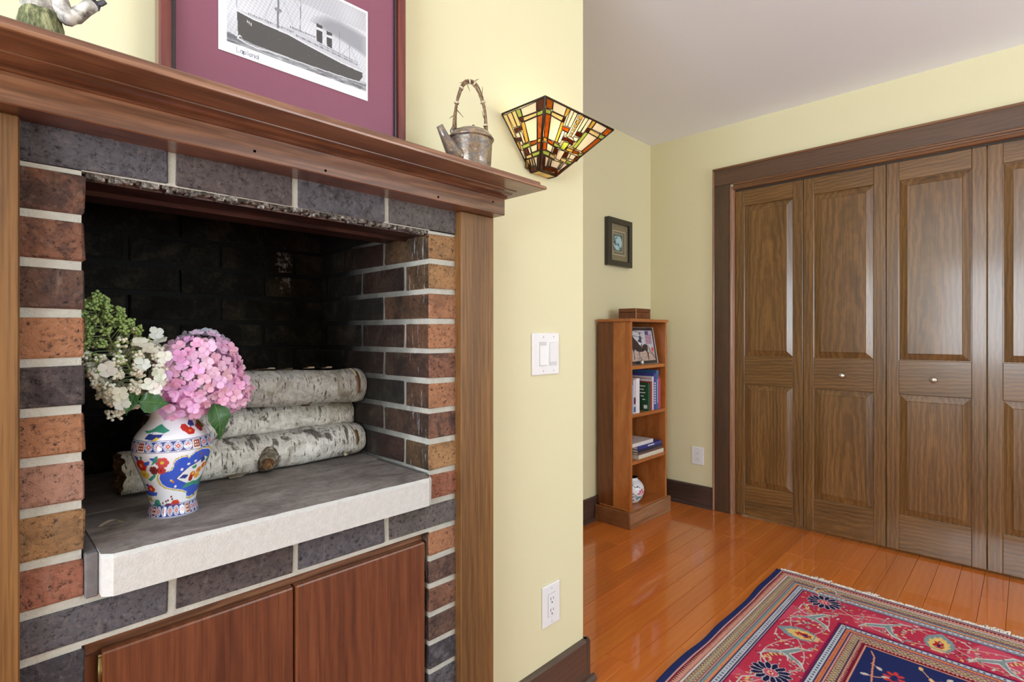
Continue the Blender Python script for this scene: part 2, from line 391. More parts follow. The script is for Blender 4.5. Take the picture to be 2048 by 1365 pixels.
# ---- baseboards (each with a quarter-round shoe)
def baseboard(name, ax, a0, a1, c, sgn, label, mat, ext=0):
    prof = [(c, 0), (c, .1375), (c+sgn*.010, .1375), (c+sgn*.016, .131), (c+sgn*.017, .0)]
    o = G().prism(prof, ax, a0, a1+ext).out(name, mat); struct(o, label)
    pr = [(c+sgn*.017, 0), (c+sgn*.017, .019), (c+sgn*.024, .017), (c+sgn*.031, .010), (c+sgn*.033, 0)]
    G().prism(pr, ax, a0, a1+(ext*2 if ext else 0)).out('shoe_moulding', mat, o)
baseboard('baseboard_fireplace', 'x', .912, 1.40, YF, -1, 'dark wooden baseboard on the wall right of the fireplace', M_base, .017)
baseboard('baseboard_return', 'y', YF-.017, YA, 1.40, 1, 'dark baseboard around the chimney corner', M_basey)
baseboard('baseboard_alcove', 'x', 1.434, XC-.02, YA, -1, 'dark baseboard behind the bookcase', M_base)
baseboard('baseboard_closet', 'y', 1.453, YA-.02, XC, -1, 'dark baseboard between bookcase and closet casing', M_basey)

# ---- closet casing
CX = XC-.018
def casing(name, label, ya, yb, vertical, out_is_hi):
    o = bpy.data.objects.new(name, None); COL.objects.link(o); o.location = (CX, (ya+yb)/2, 0); struct(o, label); return o
t1 = casing('trim_1', 'dark upright closet casing beside the bookcase corner', 1.337, 1.451, True, True)
bx('casing_board', (CX, XC, 1.345, 1.441, 0, 2.0615), M_case, t1, .002)
bx('casing_bead', (CX-.006, XC, 1.441, 1.453, 0, 2.1595), M_casl, t1, .003)
G().prism([(CX+.003, 1.345), (CX-.004, 1.342), (CX-.004, 1.336), (CX+.006, 1.330), (CX+.010, 1.322), (CX+.022, 1.318), (CX+.10, 1.318), (CX+.10, 1.345)], 'z', 0, 2.045).out('jamb_moulding', M_casl, t1)
t2 = casing('trim_2', 'dark head casing above the bifold closet doors', -.39, 1.45, False, True)
bx('casing_board', (CX, XC, -.37, 1.441, 2.062, 2.17), M_caseh, t2, .002)
bx('casing_bead', (CX-.006, XC, -.385, 1.453, 2.16, 2.174), M_caslh, t2, .003)
G().prism([(CX, 2.064), (CX-.006, 2.058), (CX-.006, 2.05), (CX+.002, 2.048), (CX+.002, 2.040), (CX-.002, 2.036), (CX+.004, 2.024), (CX+.02, 2.020), (CX+.10, 2.020), (CX+.10, 2.064)], 'y', -.262, 1.322).out('head_moulding', M_caslh, t2)
t3 = casing('trim_3', 'dark upright closet casing past the last bifold leaf', -.38, -.262, True, False)
bx('casing_board', (CX, XC, -.37, -.262, 0, 2.062), M_case, t3, .002)
# ---- bifold leaves
XD = XC+.004
def raised(name, y0, y1, z0, z1, par):
    d0, d1, bw = .011, .001, .030; v = []
    for ins, dx in ((0, d0), (.003, d0), (.003+bw, d1+.003), (.005+bw, d1)):
        v += [(XD+dx, y0+ins, z0+ins), (XD+dx, y1-ins, z0+ins), (XD+dx, y1-ins, z1-ins), (XD+dx, y0+ins, z1-ins)]
    f = []
    for k in range(3):
        for i in range(4): f.append((k*4+i, k*4+(i+1)%4, k*4+4+(i+1)%4, k*4+4+i))
    f.append((12,13,14,15)); f = [q[::-1] for q in f]
    return mk(name, v, f, M_bif, par)
def leaf(i, y0, y1, knob, label):
    o = bpy.data.objects.new('door_%d' % i, None); COL.objects.link(o); o.location = (XD, (y0+y1)/2, 0); struct(o, label)
    sw = .054; zb, zt = .012, 2.012; e = .0025
    for a, b in ((y0, y0+sw), (y1-sw, y1)): bx('stile', (XD, XD+.032, a, b, zb, zt), M_bif, o, e)
    for a, b in ((zb, .193), (.815, .990), (1.915, zt)): bx('rail', (XD+.0006, XD+.032, y0+sw-.001, y1-sw+.001, a, b), M_bifh, o, e)
    for a, b in ((.193, .815), (.990, 1.915)):
        raised('panel', y0+sw, y1-sw, a, b, o)
    if knob:
        k = G(); c = (XD, (y0+y1)/2, .897)
        prof = [(.0001,.030),(.008,.0295),(.0135,.026),(.015,.021),(.0125,.015),(.006,.011),(.005,.004),(.009,.002),(.010,0)]
        gg = G().lathe(prof, (0,0,0), 20); gg.v = [(c[0]-z, c[1]+x, c[2]+yy) for x, yy, z in gg.v]
        gg.f = [q[::-1] for q in gg.f]; gg.out('knob', M_steel, o, True)
leaf(1, .934, 1.316, False, 'bifold closet leaf nearest the bookcase, no knob')
leaf(2, .5400, .9315, True, 'second bifold closet leaf from the bookcase, with round knob')
leaf(3, .1455, .5375, True, 'third bifold closet leaf from the bookcase, with round knob')
leaf(4, -.257, .143, False, 'bifold closet leaf cut by the right edge of the picture')
bx('door_track', (XD+.002, XD+.03, -.262, 1.318, 2.012, 2.022), M_black, t2)

# ================================================================== BRICK FIREPLACE
YB, YK, XL, XR = .965, 1.489, .1197, .7255
ZJ = [1.4265,1.358,1.290,1.2225,1.1546,1.0868,1.019,.9512,.8834,.8125,.7465,.683,.62,.5565,.492,.428,.364,.300,.236,.172,.108,.044]
fp = thing('brick_fireplace', (.4226, YB, 0), 'brick fireplace with stone hearth and dark sooty firebox', 'fireplace')
_bm = {}
def brickmesh(lx, ly, lz, var):
    key = (round(lx,3), round(ly,3), round(lz,3), var)
    if key in _bm: return _bm[key]
    rg = random.Random(hash(key) & 0xffff)
    bm = bmesh.new(); vs = [bm.verts.new(p) for p in boxv((-lx/2,lx/2,-ly/2,ly/2,-lz/2,lz/2))]
    for q in BF: bm.faces.new([vs[i] for i in q])
    bmesh.ops.bevel(bm, geom=bm.edges[:], offset=.0026, segments=1, affect='EDGES')
    for v in bm.verts: v.co += Vector([rg.uniform(-1,1)*.0015 for _ in range(3)])
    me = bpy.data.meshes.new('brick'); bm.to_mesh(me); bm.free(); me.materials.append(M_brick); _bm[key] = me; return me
off0 = wl(fp); nbr = [0]
def brick(b, col, dark=.2):
    x0,x1,y0,y1,z0,z1 = b; nbr[0] += 1
    o = bpy.data.objects.new('brick', brickmesh(x1-x0, y1-y0, z1-z0, nbr[0] % 4)); COL.objects.link(o); o.parent = fp
    o.location = Vector(((x0+x1)/2, (y0+y1)/2, (z0+z1)/2))-off0; c = C(*col); o.color = (c[0], c[1], c[2], dark); return o
K = dict(dk=(114,102,102), bl=(116,113,120), mx=(160,110,86), br=(126,94,80), og=(202,142,104), rd=(190,124,98), pk=(202,152,130), tn=(200,152,104), so=(60,52,50), rr=(122,66,54))
left = ['mx','mx','br','og','dk','og','pk','tn','rd','bl','bl','br','dk','mx','bl','dk','mx','br','dk','bl','dk']
right = ['tn','tn','og','og','mx','og','mx','tn','rd','dk','og','br','mx','br','bl','bl','dk','br','dk','bl','dk']
leftd = [.75,.6,.55,.1,.75,.25,.15,.2,.45,.85,.85]; rightd = [.2,.2,.35,.05,.6,.1,.6,.2,.5,.7,.4,.6,.5,.5,.8]
mo = .0062
revc = ['rr','rr','so','rr','so','rr','rr','so','rr']
for k in range(1, len(ZJ)-1):
    z1, z0 = ZJ[k]-mo, ZJ[k+1]+mo; j = k-1; odd = k % 2
    dp = 1.1456 if odd else 1.0551
    lc, rc = left[j % len(left)], right[j % len(right)]
    ld = leftd[j] if j < len(leftd) else .6; rd = rightd[j] if j < len(rightd) else .6
    if k == 10: continue            # long stretcher course under the hearth slab, below
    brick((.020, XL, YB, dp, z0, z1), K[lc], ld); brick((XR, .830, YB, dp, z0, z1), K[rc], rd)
    if z1 > .80:                    # firebox jambs and back
        ys = [dp+.0105]
        while ys[-1] < YK-.03: ys.append(ys[-1]+.1955)
        for a, b in zip(ys[:-1], ys[1:]):
            b = min(b-.0105, YK-.002)
            if b-a < .03: continue
            c = 'rr' if a < 1.2 and j % 3 != 2 else 'so'
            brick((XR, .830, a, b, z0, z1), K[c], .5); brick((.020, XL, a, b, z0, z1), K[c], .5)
# top lintel course and the course under the slab, both stretchers
for (za, zb), xs in (((ZJ[0], ZJ[1]), (.020, .2278, .4222, .6181, .830)), ((ZJ[10], ZJ[11]), (.020, .2278, .4250, .6181, .830))):
    for i, (a, b) in enumerate(zip(xs[:-1], xs[1:])):
        brick((a+(.005 if i else 0), b-.005, YB, YB+.095, zb+(mo if za < 1 else .001), za-(mo if za < 1 else 0)), [K['bl'], K['dk'], K['bl'], (126,120,118)][i], .5)
# back wall of the firebox
for k in range(-1, 10):
    z1 = (ZJ[k] if k >= 0 else 1.494)-mo; z0 = (ZJ[k+1] if k >= 0 else ZJ[0])+mo
    xs = [XL-.04] + ([.2617, .457, .652] if k % 2 else [.165, .3665, .5664]) + [XR+.04]
    for a, b in zip(xs[:-1], xs[1:]):
        pr = random.Random(k*31+int(a*999)).uniform(-.002, .003)
        brick((a+.005, b-.005, YK-.0+pr, YK+.09, z0, z1), K['so'] if random.random() < .7 else (74,60,52), .5)
# mortar beds
g = G(); rc = .0035
g.box(.022, XL-rc, YB+rc, YK+.09, 0, ZJ[1]+.002); g.box(XR+rc, .828, YB+rc, YK+.09, 0, ZJ[1]+.002)
g.box(.022, .828, YB+rc, YB+.093, ZJ[1]-.0, ZJ[0]); g.box(XL-rc, XR+rc, YB+rc, YB+.095, ZJ[11]-.002, ZJ[10]+.008)
g.box(XL-.05, XR+.05, YK+.009, YK+.092, .70, 1.50)
g.out('mortar', M_mortar, fp)
q = N('soot_black'); q.set(q.mix(q.noise(q.coord(), 30, 4), C(10,9,10), C(28,26,27)), .8)
M_soot = q.m
g = G(); g.box(.022, XL, YB+.10, YK+.09, ZJ[1]+.003, 1.72); g.box(XR, .828, YB+.10, YK+.09, ZJ[1]+.003, 1.72); g.box(.022, .828, YK, YK+.09, 1.5, 1.72)
g.box(.022, .828, YB+.096, YB+.19, 1.37, 1.72); g.box(.022, .828, YB+.1, YK+.09, 1.72, 1.76)
g.out('smoke_chamber', M_soot, fp)
# steel lintel: two flat bars under the top course, flaking mortar edge in front
q = N('rusty_steel'); v = q.coord((.12,1,1)); q.set(q.mix(q.ramp(q.noise(v, 60, 4, .6), [(.4, 0), (.7, 1)]), C(44,26,26), C(92,58,46)), .38, .35); q.bump(q.noise(v, 90, 4), .3, .002); M_rust = q.m
g = G(); g.prism([(.985,1.3485),(.985,1.356),(1.062,1.356),(1.062,1.344),(1.054,1.3425),(1.046,1.3485)], 'x', XL-.02, XR+.02)
g.out('lintel_bar', M_rust, fp)
g = G(); g.prism([(1.064,1.349),(1.064,1.357),(1.143,1.357),(1.143,1.349)], 'x', XL-.02, XR+.02); g.out('lintel_bar', M_rust, fp)
q = N('flaking_mortar'); nn = q.noise(q.coord(), 90, 5, .75); q.set(q.ramp(nn, [(.40, C(48,42,38)), (.52, C(110,104,98)), (.66, C(206,202,194))]), .9); q.bump(nn, 1, .006); M_flake = q.m
rg = random.Random(5); g = G(); n = 90
for i in range(n):
    x = XL+.002+(XR-XL-.004)*i/n; x2 = x+(XR-XL)/n*1.4; h = rg.uniform(.002,.0085); y = .968+rg.uniform(0,.007)
    g.bbox((x, min(x2, XR-.001), y, .987, 1.3565-h, 1.3595), .001)
g.out('flaking_mortar_edge', M_flake, fp)

# ---- hearth slab: limestone, saw-cut face clean, top stained by smoke and ash
q = N('limestone_face'); nn = q.noise(q.coord(), 90, 5, .7); q.set(q.mix(nn, C(176,175,172), C(208,207,205)), .85); q.bump(q.noise(q.coord(), 260, 4), .5, .002); M_lime = q.m
q = N('stained_stone'); v = q.coord((.6,1.1,1)); n1 = q.noise(v, 11, 6, .7, .8); n2 = q.noise(q.coord((.6,1,1)), 120, 5, .75)
c = q.ramp(n1, [(.3, C(96,90,88)), (.5, C(138,130,125)), (.7, C(170,162,155))]); c = q.mix(q.ramp(n2, [(.3,.5),(.5,0)]), c, C(52,46,44)); c = q.mix(q.ramp(n2, [(.66,0),(.8,.6)]), c, C(168,164,158))
q.set(c, .72); q.bump(n2, .4, .002); M_stain = q.m
def slab(y0, y1, z0, z1, x0, x1, nx=46, chip=.003, seed=1):
    """stone slab with an uneven front arris"""
    rg = random.Random(seed); prof = []
    v = []; f = []; m = []
    for i in range(nx+1):
        x = x0+(x1-x0)*i/nx; e = abs(2*i/nx-1); r = .010*max(0, (e-.965)/.035)
        c1 = rg.uniform(.3,1)*chip; c2 = rg.uniform(.2,.8)*chip
        v += [(x,y1,z0),(x,y0+r,z0),(x,y0+r*.8+rg.uniform(-.3,.3)*.001,z1-.004-c1),(x,y0+.003+c2+r,z1-rg.uniform(0,.0006)),(x,y1,z1)]
    for i in range(nx):
        a = i*5
        for k, mi in ((0,0),(1,0),(2,0),(3,1),(4,1)):
            k2 = (k+1) % 5; f.append((a+k, a+k2, a+5+k2, a+5+k)); m.append(mi)
    f += [(4,3,2,1,0), tuple(nx*5+k for k in range(5))]; m += [0,0]
    return v, f, m
v, f, m = slab(.930, 1.165, .754, .8135, .1347, .7125)
mk('hearth_slab', v, f, [M_lime, M_stain], fp, mi=m)
v, f, m = slab(1.1662, YK+.004, .760, .8135, XL-.001, XR+.001, 20, .0008, 2)
mk('hearth_slab', v, f, [M_stain, M_stain], fp, mi=m)
q = N('grey_pointing'); q.set(q.mix(q.noise(q.coord(), 60, 4), C(86,82,84), C(126,122,122)), .9); q.bump(q.noise(q.coord(), 200, 4), .5, .002)
bx('hearth_pointing', (XL-.001, .1345, .957, 1.17, .750, .8128), q.m, fp, .002); bx('hearth_pointing', (.7127, XR+.001, .975, 1.17, .755, .8125), q.m, fp, .002)

# ================================================================== WOODEN MANTEL SURROUND
mt = thing('mantel_surround', (.4226, .95, 0), 'stained oak mantelpiece framing the brick fireplace', 'mantel')
bx('pilaster', (.803, .908, .945, YF, 0, 1.411), M_pil, mt, .002)
bx('pilaster', (-.0555, .0505, .945, YF, 0, 1.411), M_pil, mt, .002)
bx('frieze_board', (-.063, .9085, .9067, YF, 1.411, 1.4525), M_mantel, mt, .0015)
cr = [(YF, 1.4500), (.9045, 1.4500), (.9015, 1.4505), (.8995, 1.4522), (.9003, 1.4540), (.8985, 1.4548), (.8950, 1.4550), (.8905, 1.4556), (.8860, 1.4567), (.8820, 1.4585), (.8790, 1.4595), (.8690, 1.4597), (.8687, 1.4618), (YF, 1.4618)]
G().prism(cr[::-1], 'x', -.0635, .9090).out('cove_moulding', M_mantel, mt)
sh = G(); y0, xa, xb = .809, -.098, .944
prof = [(0,1.4615),(-.002,1.4625),(-.0025,1.4655),(-.001,1.469),(.004,1.4715),(.008,1.4728),(.0085,1.478),(.010,1.480)]
v = []; f = []
for d, z in prof: v += [(xa+d,YF,z),(xa+d,y0+d,z),(xb-d,y0+d,z),(xb-d,YF,z)]
for k in range(len(prof)-1):
    for i in range(4): f.append((k*4+i, k*4+(i+1)%4, k*4+4+(i+1)%4, k*4+4+i))
f += [(3,2,1,0), tuple(len(prof)*4-4+i for i in range(4))]
mk('mantel_shelf', v, f, M_mantel, mt)
for x, z in ((.452, 1.419), (.33, 1.424), (.706, 1.4185), (.868, 1.437)):
    g = G().lathe([(.0001,0),(.0022,0)], (0,0,0), 10); g.v = [(x+a, .9060, z+b) for a, b, c_ in g.v]; g.out('nail_plug', plain('nail_plug_dark_%d' % int(x*1000), C(70,38,24), .5), mt)

# ================================================================== CABINET UNDER THE HEARTH
cb = thing('hearth_cabinet', (.4226, .99, .044), 'wooden two-door cabinet built under the stone hearth', 'cabinet')
CF = .988; zt = .6768; zb = .05
bx('frame_rail', (XL+.001, XR-.001, CF, CF+.06, zt-.022, zt), M_mantel, cb, .0015)
bx('frame_stile', (XL+.001, XL+.028, CF, CF+.06, zb, zt-.0225), M_cab, cb, .0015)
bx('frame_stile', (XR-.012, XR-.001, CF+.004, CF+.06, zb, zt-.0225), M_cab, cb, .0015)
bx('frame_rail', (XL+.029, XR-.013, CF, CF+.06, zb-.006, zb+.02), M_mantel, cb, .0015)
bx('carcass_back', (XL+.002, XR-.002, CF+.07, CF+.08, zb, zt), M_soot, cb)
for a, b, hx in ((XL+.020, .4225, XL+.019), (.4250, XR-.006, XR-.0065)):
    d = G().bbox((a, b, CF-.018, CF-.001, zb+.01, zt-.016), .004, 2).out('door', M_cab, cb)
    for z in (.625, .16):
        h = G(); h.tube([(hx, CF-.012, z-.028), (hx, CF-.012, z+.028)], .0042, 10); h.ball((hx, CF-.012, z+.029), .0048); h.ball((hx, CF-.012, z-.029), .0048)
        h.out('hinge', M_brass, d, True)

# ================================================================== ON THE CHIMNEY WALL
def plate(root, y, x0, x1, z0, z1, ax, sgn):
    pass
def wallbox(root, ax, c, a0, a1, z0, z1, d0, d1, bev, mat, name, seg=1):
    """box on a wall: ax 'y' wall faces -y (a is x), ax 'x' wall faces -x (a is y); d = distance out of the wall"""
    b = (a0, a1, c-d1, c-d0, z0, z1) if ax == 'y' else (c-d1, c-d0, a0, a1, z0, z1)
    return bx(name, b, mat, root, bev, seg)
def screw(root, ax, c, a, z, d, ang):
    g = G().lathe([(.0001,.0012),(.0026,.0010),(.0034,0)], (0,0,0), 12)
    g.v = [((a+p[0], c-d-p[2], z+p[1]) if ax == 'y' else (c-d-p[2], a+p[0], z+p[1])) for p in g.v]
    o = g.out('screw', M_white, root, True)
    u, w_ = math.cos(ang)*.0026, math.sin(ang)*.0026; k = .0004
    wallbox(o, ax, c, a-.0004, a+.0004, z-.0026, z+.0026, d+.0008, d+.0015, 0, M_black, 'screw_slot')
sw = thing('light_switch', (1.209, YF, 1.0047), 'white double rocker light switch on the yellow chimney wall', 'light switch')
wallbox(sw, 'y', YF, 1.1487, 1.2715, 1.0035, 1.1285, 0, .006, .0028, M_white, 'wall_plate', 2)
for i, (a, up) in enumerate(((1.1795, 1), (1.2255, 0))):
    wallbox(sw, 'y', YF, a-.0012, a+.0352, 1.0303, 1.1017, .0056, .0064, 0, plain('switch_shadow_gap_%d' % i, C(206,206,208), .6), 'rocker_surround')
    o = wallbox(sw, 'y', YF, a, a+.034, 1.0315, 1.1005, .006, .0085, .0012, M_white, 'rocker')
    for v in o.data.vertices:            # tilt the rocker
        v.co.y -= (.003 if up else -.003)*((1.066-(v.co.z+wl(sw).z))/.035)*(1 if v.co.y < -.0075 else 0)
    for z in (1.0155, 1.1165): screw(sw, 'y', YF, a+.017, z, .0058, .3*i)
def outlet(name, ax, c, a0, a1, z0, z1, label):
    zc, ac = (z0+z1)/2, (a0+a1)/2
    r = thing(name, (ac, c, z0) if ax == 'y' else (c, ac, z0), label, 'outlet')
    wallbox(r, ax, c, a0, a1, z0, z1, 0, .006, .0028, M_white, 'wall_plate', 2)
    wallbox(r, ax, c, ac-.0175, ac+.0175, zc-.0345, zc+.0345, .0056, .0063, 0, plain(name+'_gap_'+ax, C(160,160,162), .6), 'receptacle_gap')
    rc = wallbox(r, ax, c, ac-.0165, ac+.0165, zc-.0335, zc+.0335, .006, .0078, .001, M_white, 'receptacle')
    for dz in (.017, -.017):
        for da, h in ((-.006, .0045), (.006, .0036)):
            wallbox(rc, ax, c, ac+da-.0011, ac+da+.0011, zc+dz+.002-h, zc+dz+.002+h, .0076, .0080, 0, M_black, 'contact_slot')
        wallbox(rc, ax, c, ac-.0022, ac+.0022, zc+dz-.0115, zc+dz-.0072, .0076, .0080, .0006, M_black, 'earth_hole')
    for z in (z0+.012, z1-.012): screw(r, ax, c, ac, z, .0058, .2)
outlet('wall_outlet', 'y', YF, 1.1952, 1.2747, .2470, .3712, 'white wall outlet on the chimney wall above the baseboard end')
outlet('wall_outlet', 'x', XC, 1.5174, 1.5992, .2700, .3850, 'white wall outlet between the bookcase and the closet casing')

# ---- stained glass sconce
FP = {'amber':[[(40,2),(318,13),(426,214),(229,240)],[(295,368),(487,351),(832,942),(685,939)],[(2798,32),(3047,28),(2922,245),(2706,242)],[(2649,393),(2838,394),(2489,933),(2352,925)],[(851,947),(1110,963),(1153,1052),(898,1024)],[(2025,969),(2271,947),(2256,1035),(2034,1046)],[(746,1061),(884,1043),(1016,1235),(887,1262)],[(1088,481),(1397,471),(1415,581),(1160,569)],[(2246,1400),(2156,1419),(1932,1732),(1962,1807)]],'brown':[[(947,266),(1050,253),(1076,382),(968,379)],[(2006,259),(2154,257),(2152,362),(2025,361)],[(1717,470),(1971,453),(1987,579),(1725,568)],[(1340,746),(1548,717),(1592,804),(1338,827)],[(1564,717),(1807,740),(1850,844),(1613,807)],[(1248,1094),(1426,1106),(1475,1258),(1324,1255)],[(1709,1087),(1869,1088),(1914,1252),(1765,1258)],[(2258,1096),(2435,1072),(2391,1241),(2238,1240)],[(1009,1395),(1097,1393),(1358,1760),(1312,1772)],[(1321,1706),(1505,1636),(1662,1637),(1714,1740),(1337,1765)],[(1671,1640),(1881,1652),(1892,1754),(1723,1742)]],'yellow':[[(895,11),(1043,12),(1036,237),(948,239)],[(975,397),(1079,385),(1233,922),(1141,938)],[(661,946),(805,933),(873,1019),(738,1036)],[(1724,972),(2003,962),(2000,1044),(1734,1054)],[(2053,20),(2208,14),(2177,246),(2067,247)]],'lime':[[(211,259),(421,243),(479,342),(288,360)],[(2668,268),(2921,261),(2843,381),(2659,381)],[(898,1269),(1188,1263),(1248,1374),(974,1365)],[(1989,1294),(2289,1305),(2253,1389),(1992,1373)],[(1140,974),(1416,982),(1454,1065),(1189,1052)],[(2027,382),(2163,374),(2051,906),(1915,910)],[(1462,846),(1701,838),(1649,1073),(1479,1069)],[(2299,971),(2490,965),(2447,1059),(2291,1051)]],'white':[[(335,16),(875,7),(945,246),(477,245)],[(516,360),(963,390),(1133,936),(849,937)],[(1052,15),(1199,18),(1270,442),(1170,450)],[(1207,19),(1361,26),(1412,445),(1278,444)],[(1378,27),(1439,26),(1518,700),(1438,691)],[(1177,583),(1293,590),(1366,933),(1248,928)],[(1300,588),(1407,590),(1366,723),(1358,815)],[(1622,30),(1699,33),(1722,662),(1624,652)],[(1712,33),(1870,25),(1844,438),(1727,463)],[(1875,23),(2032,16),(1991,431),(1873,445)],[(2234,17),(2782,34),(2683,237),(2211,240)],[(2170,374),(2625,393),(2330,919),(2065,913)],[(1694,623),(1943,602),(1922,724),(1801,722)],[(906,1041),(1165,1074),(1239,1251),(1018,1230)],[(1177,1078),(1241,1085),(1311,1254),(1250,1253)],[(1428,1101),(1709,1087),(1733,1380),(1528,1371)],[(1896,1092),(1985,1090),(2009,1250),(1925,1249)],[(1998,1087),(2241,1089),(2221,1228),(2018,1241)],[(1113,1395),(1260,1415),(1356,1643),(1310,1693)],[(1276,1418),(1315,1420),(1405,1639),(1369,1640)],[(1331,1421),(1391,1427),(1470,1632),(1418,1636)],[(1418,1433),(1802,1423),(1809,1623),(1512,1626)],[(1810,1421),(1849,1422),(1862,1628),(1826,1624)],[(1869,1419),(1926,1418),(1913,1625),(1878,1629)],[(1948,1417),(2129,1407),(1974,1628),(1921,1623)],[(1720,842),(1824,851),(1716,966),(1687,1062)]],'cream':[[(460,266),(946,264),(966,375),(508,353)],[(2180,260),(2649,274),(2630,380),(2173,360)],[(1223,1287),(1442,1293),(1497,1397),(1268,1380)],[(1724,1285),(1976,1286),(1975,1380),(1752,1375)]]}
LP = {'brown':[[(299,25),(35,0),(194,267),(441,267)],[(1080,267),(944,268),(972,375),(1081,372)],[(1413,483),(1129,483),(1162,578),(1427,588)],[(1554,725),(1320,769),(1339,843),(1569,811)],[(1426,1100),(1282,1095),(1315,1260),(1437,1271)],[(1062,1377),(891,1378),(1117,1800),(1298,1789)],[(1557,1647),(1292,1667),(1312,1768),(1575,1791)]],'lime':[[(446,292),(202,272),(262,379),(495,376)],[(1068,43),(907,44),(946,249),(1083,252)],[(1421,983),(1138,965),(1156,1061),(1438,1077)],[(1213,1273),(866,1268),(917,1357),(1232,1372)]],'amber':[[(491,394),(266,385),(639,939),(812,953)],[(1094,966),(836,954),(873,1039),(1124,1059)],[(869,1059),(724,1057),(840,1250),(973,1242)]],'yellow':[[(1083,396),(957,393),(1127,939),(1249,941)],[(811,951),(648,947),(717,1045),(864,1042)],[(1571,836),(1455,857),(1495,1073),(1568,1069)],[(1558,1403),(1399,1399),(1477,1617),(1552,1617)]],'white':[[(882,52),(323,36),(453,267),(936,262)],[(958,403),(508,389),(841,959),(1107,944)],[(1434,612),(1299,608),(1312,756),(1443,741)],[(1281,609),(1193,608),(1251,936),(1326,937)],[(1433,853),(1335,859),(1364,969),(1437,971)],[(1255,1081),(1180,1080),(1224,1262),(1299,1264)],[(1148,1078),(904,1070),(996,1236),(1199,1251)],[(1547,1100),(1447,1105),(1507,1356),(1553,1373)],[(1376,1405),(1324,1407),(1383,1618),(1431,1617)],[(1296,1414),(1244,1405),(1296,1628),(1344,1628)],[(1211,1403),(1096,1400),(1261,1681),(1274,1645)]],'cream':[[(934,280),(458,288),(494,366),(973,384)],[(1579,36),(1405,49),(1471,712),(1558,709)],[(1398,47),(1229,42),(1268,455),(1395,453)],[(1212,44),(1076,40),(1127,459),(1253,459)],[(1453,1298),(1251,1285),(1265,1374),(1474,1375)]]}
BEADS = [(1558,87,32),(1545,231,28),(1561,347,22),(1575,459,18),(1574,566,14),(1583,649,12)]
def glass(name, col, dens=1.0, streak=0):
    q = N(name); t = q.t; t.nodes.remove(q.b); out = t.nodes['Material Output']
    v = q.coord((1,1,.25)); nz = q.noise(v, 60, 4, .6, .8)
    c = q.mix(q.ramp(nz, [(.3,0),(.7,1)]), tuple(x*(1-streak) for x in col[:3])+(1,), col)
    tr = t.nodes.new('ShaderNodeBsdfTranslucent'); df = t.nodes.new('ShaderNodeBsdfDiffuse'); gl = t.nodes.new('ShaderNodeBsdfGlossy'); gl.inputs['Roughness'].default_value = .15
    q.l(c, tr.inputs[0]); q.l(c, df.inputs[0])
    m1 = t.nodes.new('ShaderNodeMixShader'); m1.inputs[0].default_value = .28; q.l(tr.outputs[0], m1.inputs[1]); q.l(df.outputs[0], m1.inputs[2])
    m2 = t.nodes.new('ShaderNodeMixShader'); m2.inputs[0].default_value = .05; q.l(m1.outputs[0], m2.inputs[1]); q.l(gl.outputs[0], m2.inputs[2]); q.l(m2.outputs[0], out.inputs[0])
    return q.m
GM = dict(amber=glass('glass_amber', C(242,150,44), 1, .5), brown=glass('glass_brown', C(150,66,18), 1, .5), yellow=glass('glass_honey', C(246,214,110), 1, .15),
          lime=glass('glass_lime', C(214,226,130), 1, .15), white=glass('glass_opal', C(255,246,228), 1, .06), cream=glass('glass_cream', C(252,236,184), 1, .08))
M_came = plain('lead_came', C(58,44,30), .45, .6)
sA, sB, sC_, sD, sE = (Vector(p) for p in ((1.026,.88,1.728), (1.335,.88,1.728), (1.222,1.0055,1.593), (1.145,1.0055,1.593), (1.026,YF-.004,1.728)))
sc = thing('wall_sconce', (1.18, YF, 1.593), 'lit stained glass wall sconce of amber, cream and green panes', 'wall lamp')
fx = Vector((1,0,0)); fy = Vector((0,1,0)); df_ = sD-sA; vF = (df_-fx*df_.x).normalized(); vL = (df_-fy*df_.y).normalized()
nF = fx.cross(vF).normalized(); nF = nF if nF.y < 0 else -nF
nL = fy.cross(vL).normalized(); nL = nL if nL.x < 0 else -nL
cames = G()
def pane(pts, nrm, mat, th=.0016):
    n = len(pts); c = sum(pts, Vector())/n
    pts = [c+(p-c)*(1-.0006/max((p-c).length,.0007)) for p in pts]
    v = [tuple(p+nrm*.0006) for p in pts]+[tuple(p-nrm*th) for p in pts]
    f = [tuple(range(n)), tuple(range(n,2*n))[::-1]]+[(i,n+i,n+(i+1)%n,(i+1)%n) for i in range(n)]
    mk('glass_pane', v, f, mat, sc)
def camel(pts, nrm, r=.0011):
    n = len(pts)
    for i in range(n): cames.tube([tuple(pts[i]+nrm*.0006), tuple(pts[(i+1)%n]+nrm*.0006)], r, 5)
for key, L in FP.items():
    for p in L:
        pts = [sA+fx*(u*1e-4)+vF*(w_*1e-4) for u, w_ in p]; pane(pts, nF, GM[key]); camel(pts, nF)
for key, L in LP.items():
    for p in L:
        pts = [sA+fy*(u*1e-4)+vL*(w_*1e-4) for u, w_ in p]; pane(pts, nL, GM[key]); camel(pts, nL)
        pr = [Vector((2*1.1805-q.x, q.y, q.z)) for q in pts]; nR = Vector((-nL.x, nL.y, nL.z)); pane(pr, nR, GM[key]); camel(pr, nR)
for i, (u, w_, r) in enumerate(BEADS):
    c = sA+fx*(u*1e-4)+vF*(w_*1e-4); r = r/7.184*.00145
    g = G().ball((0,0,0), (r, r*.55, r*1.1), 0, 2); g.v = [(c.x+p[0], c.y+p[1]+p[2]*vF.y, c.z+p[1]*.4+p[2]*vF.z) for p in g.v]
    g.out('glass_bead', GM['yellow'], sc, True)
    camel([c+fx*(r*1.1*math.cos(a))+vF*(r*1.1*math.sin(a)) for a in [k*math.pi/5 for k in range(10)]], nF, .0007)
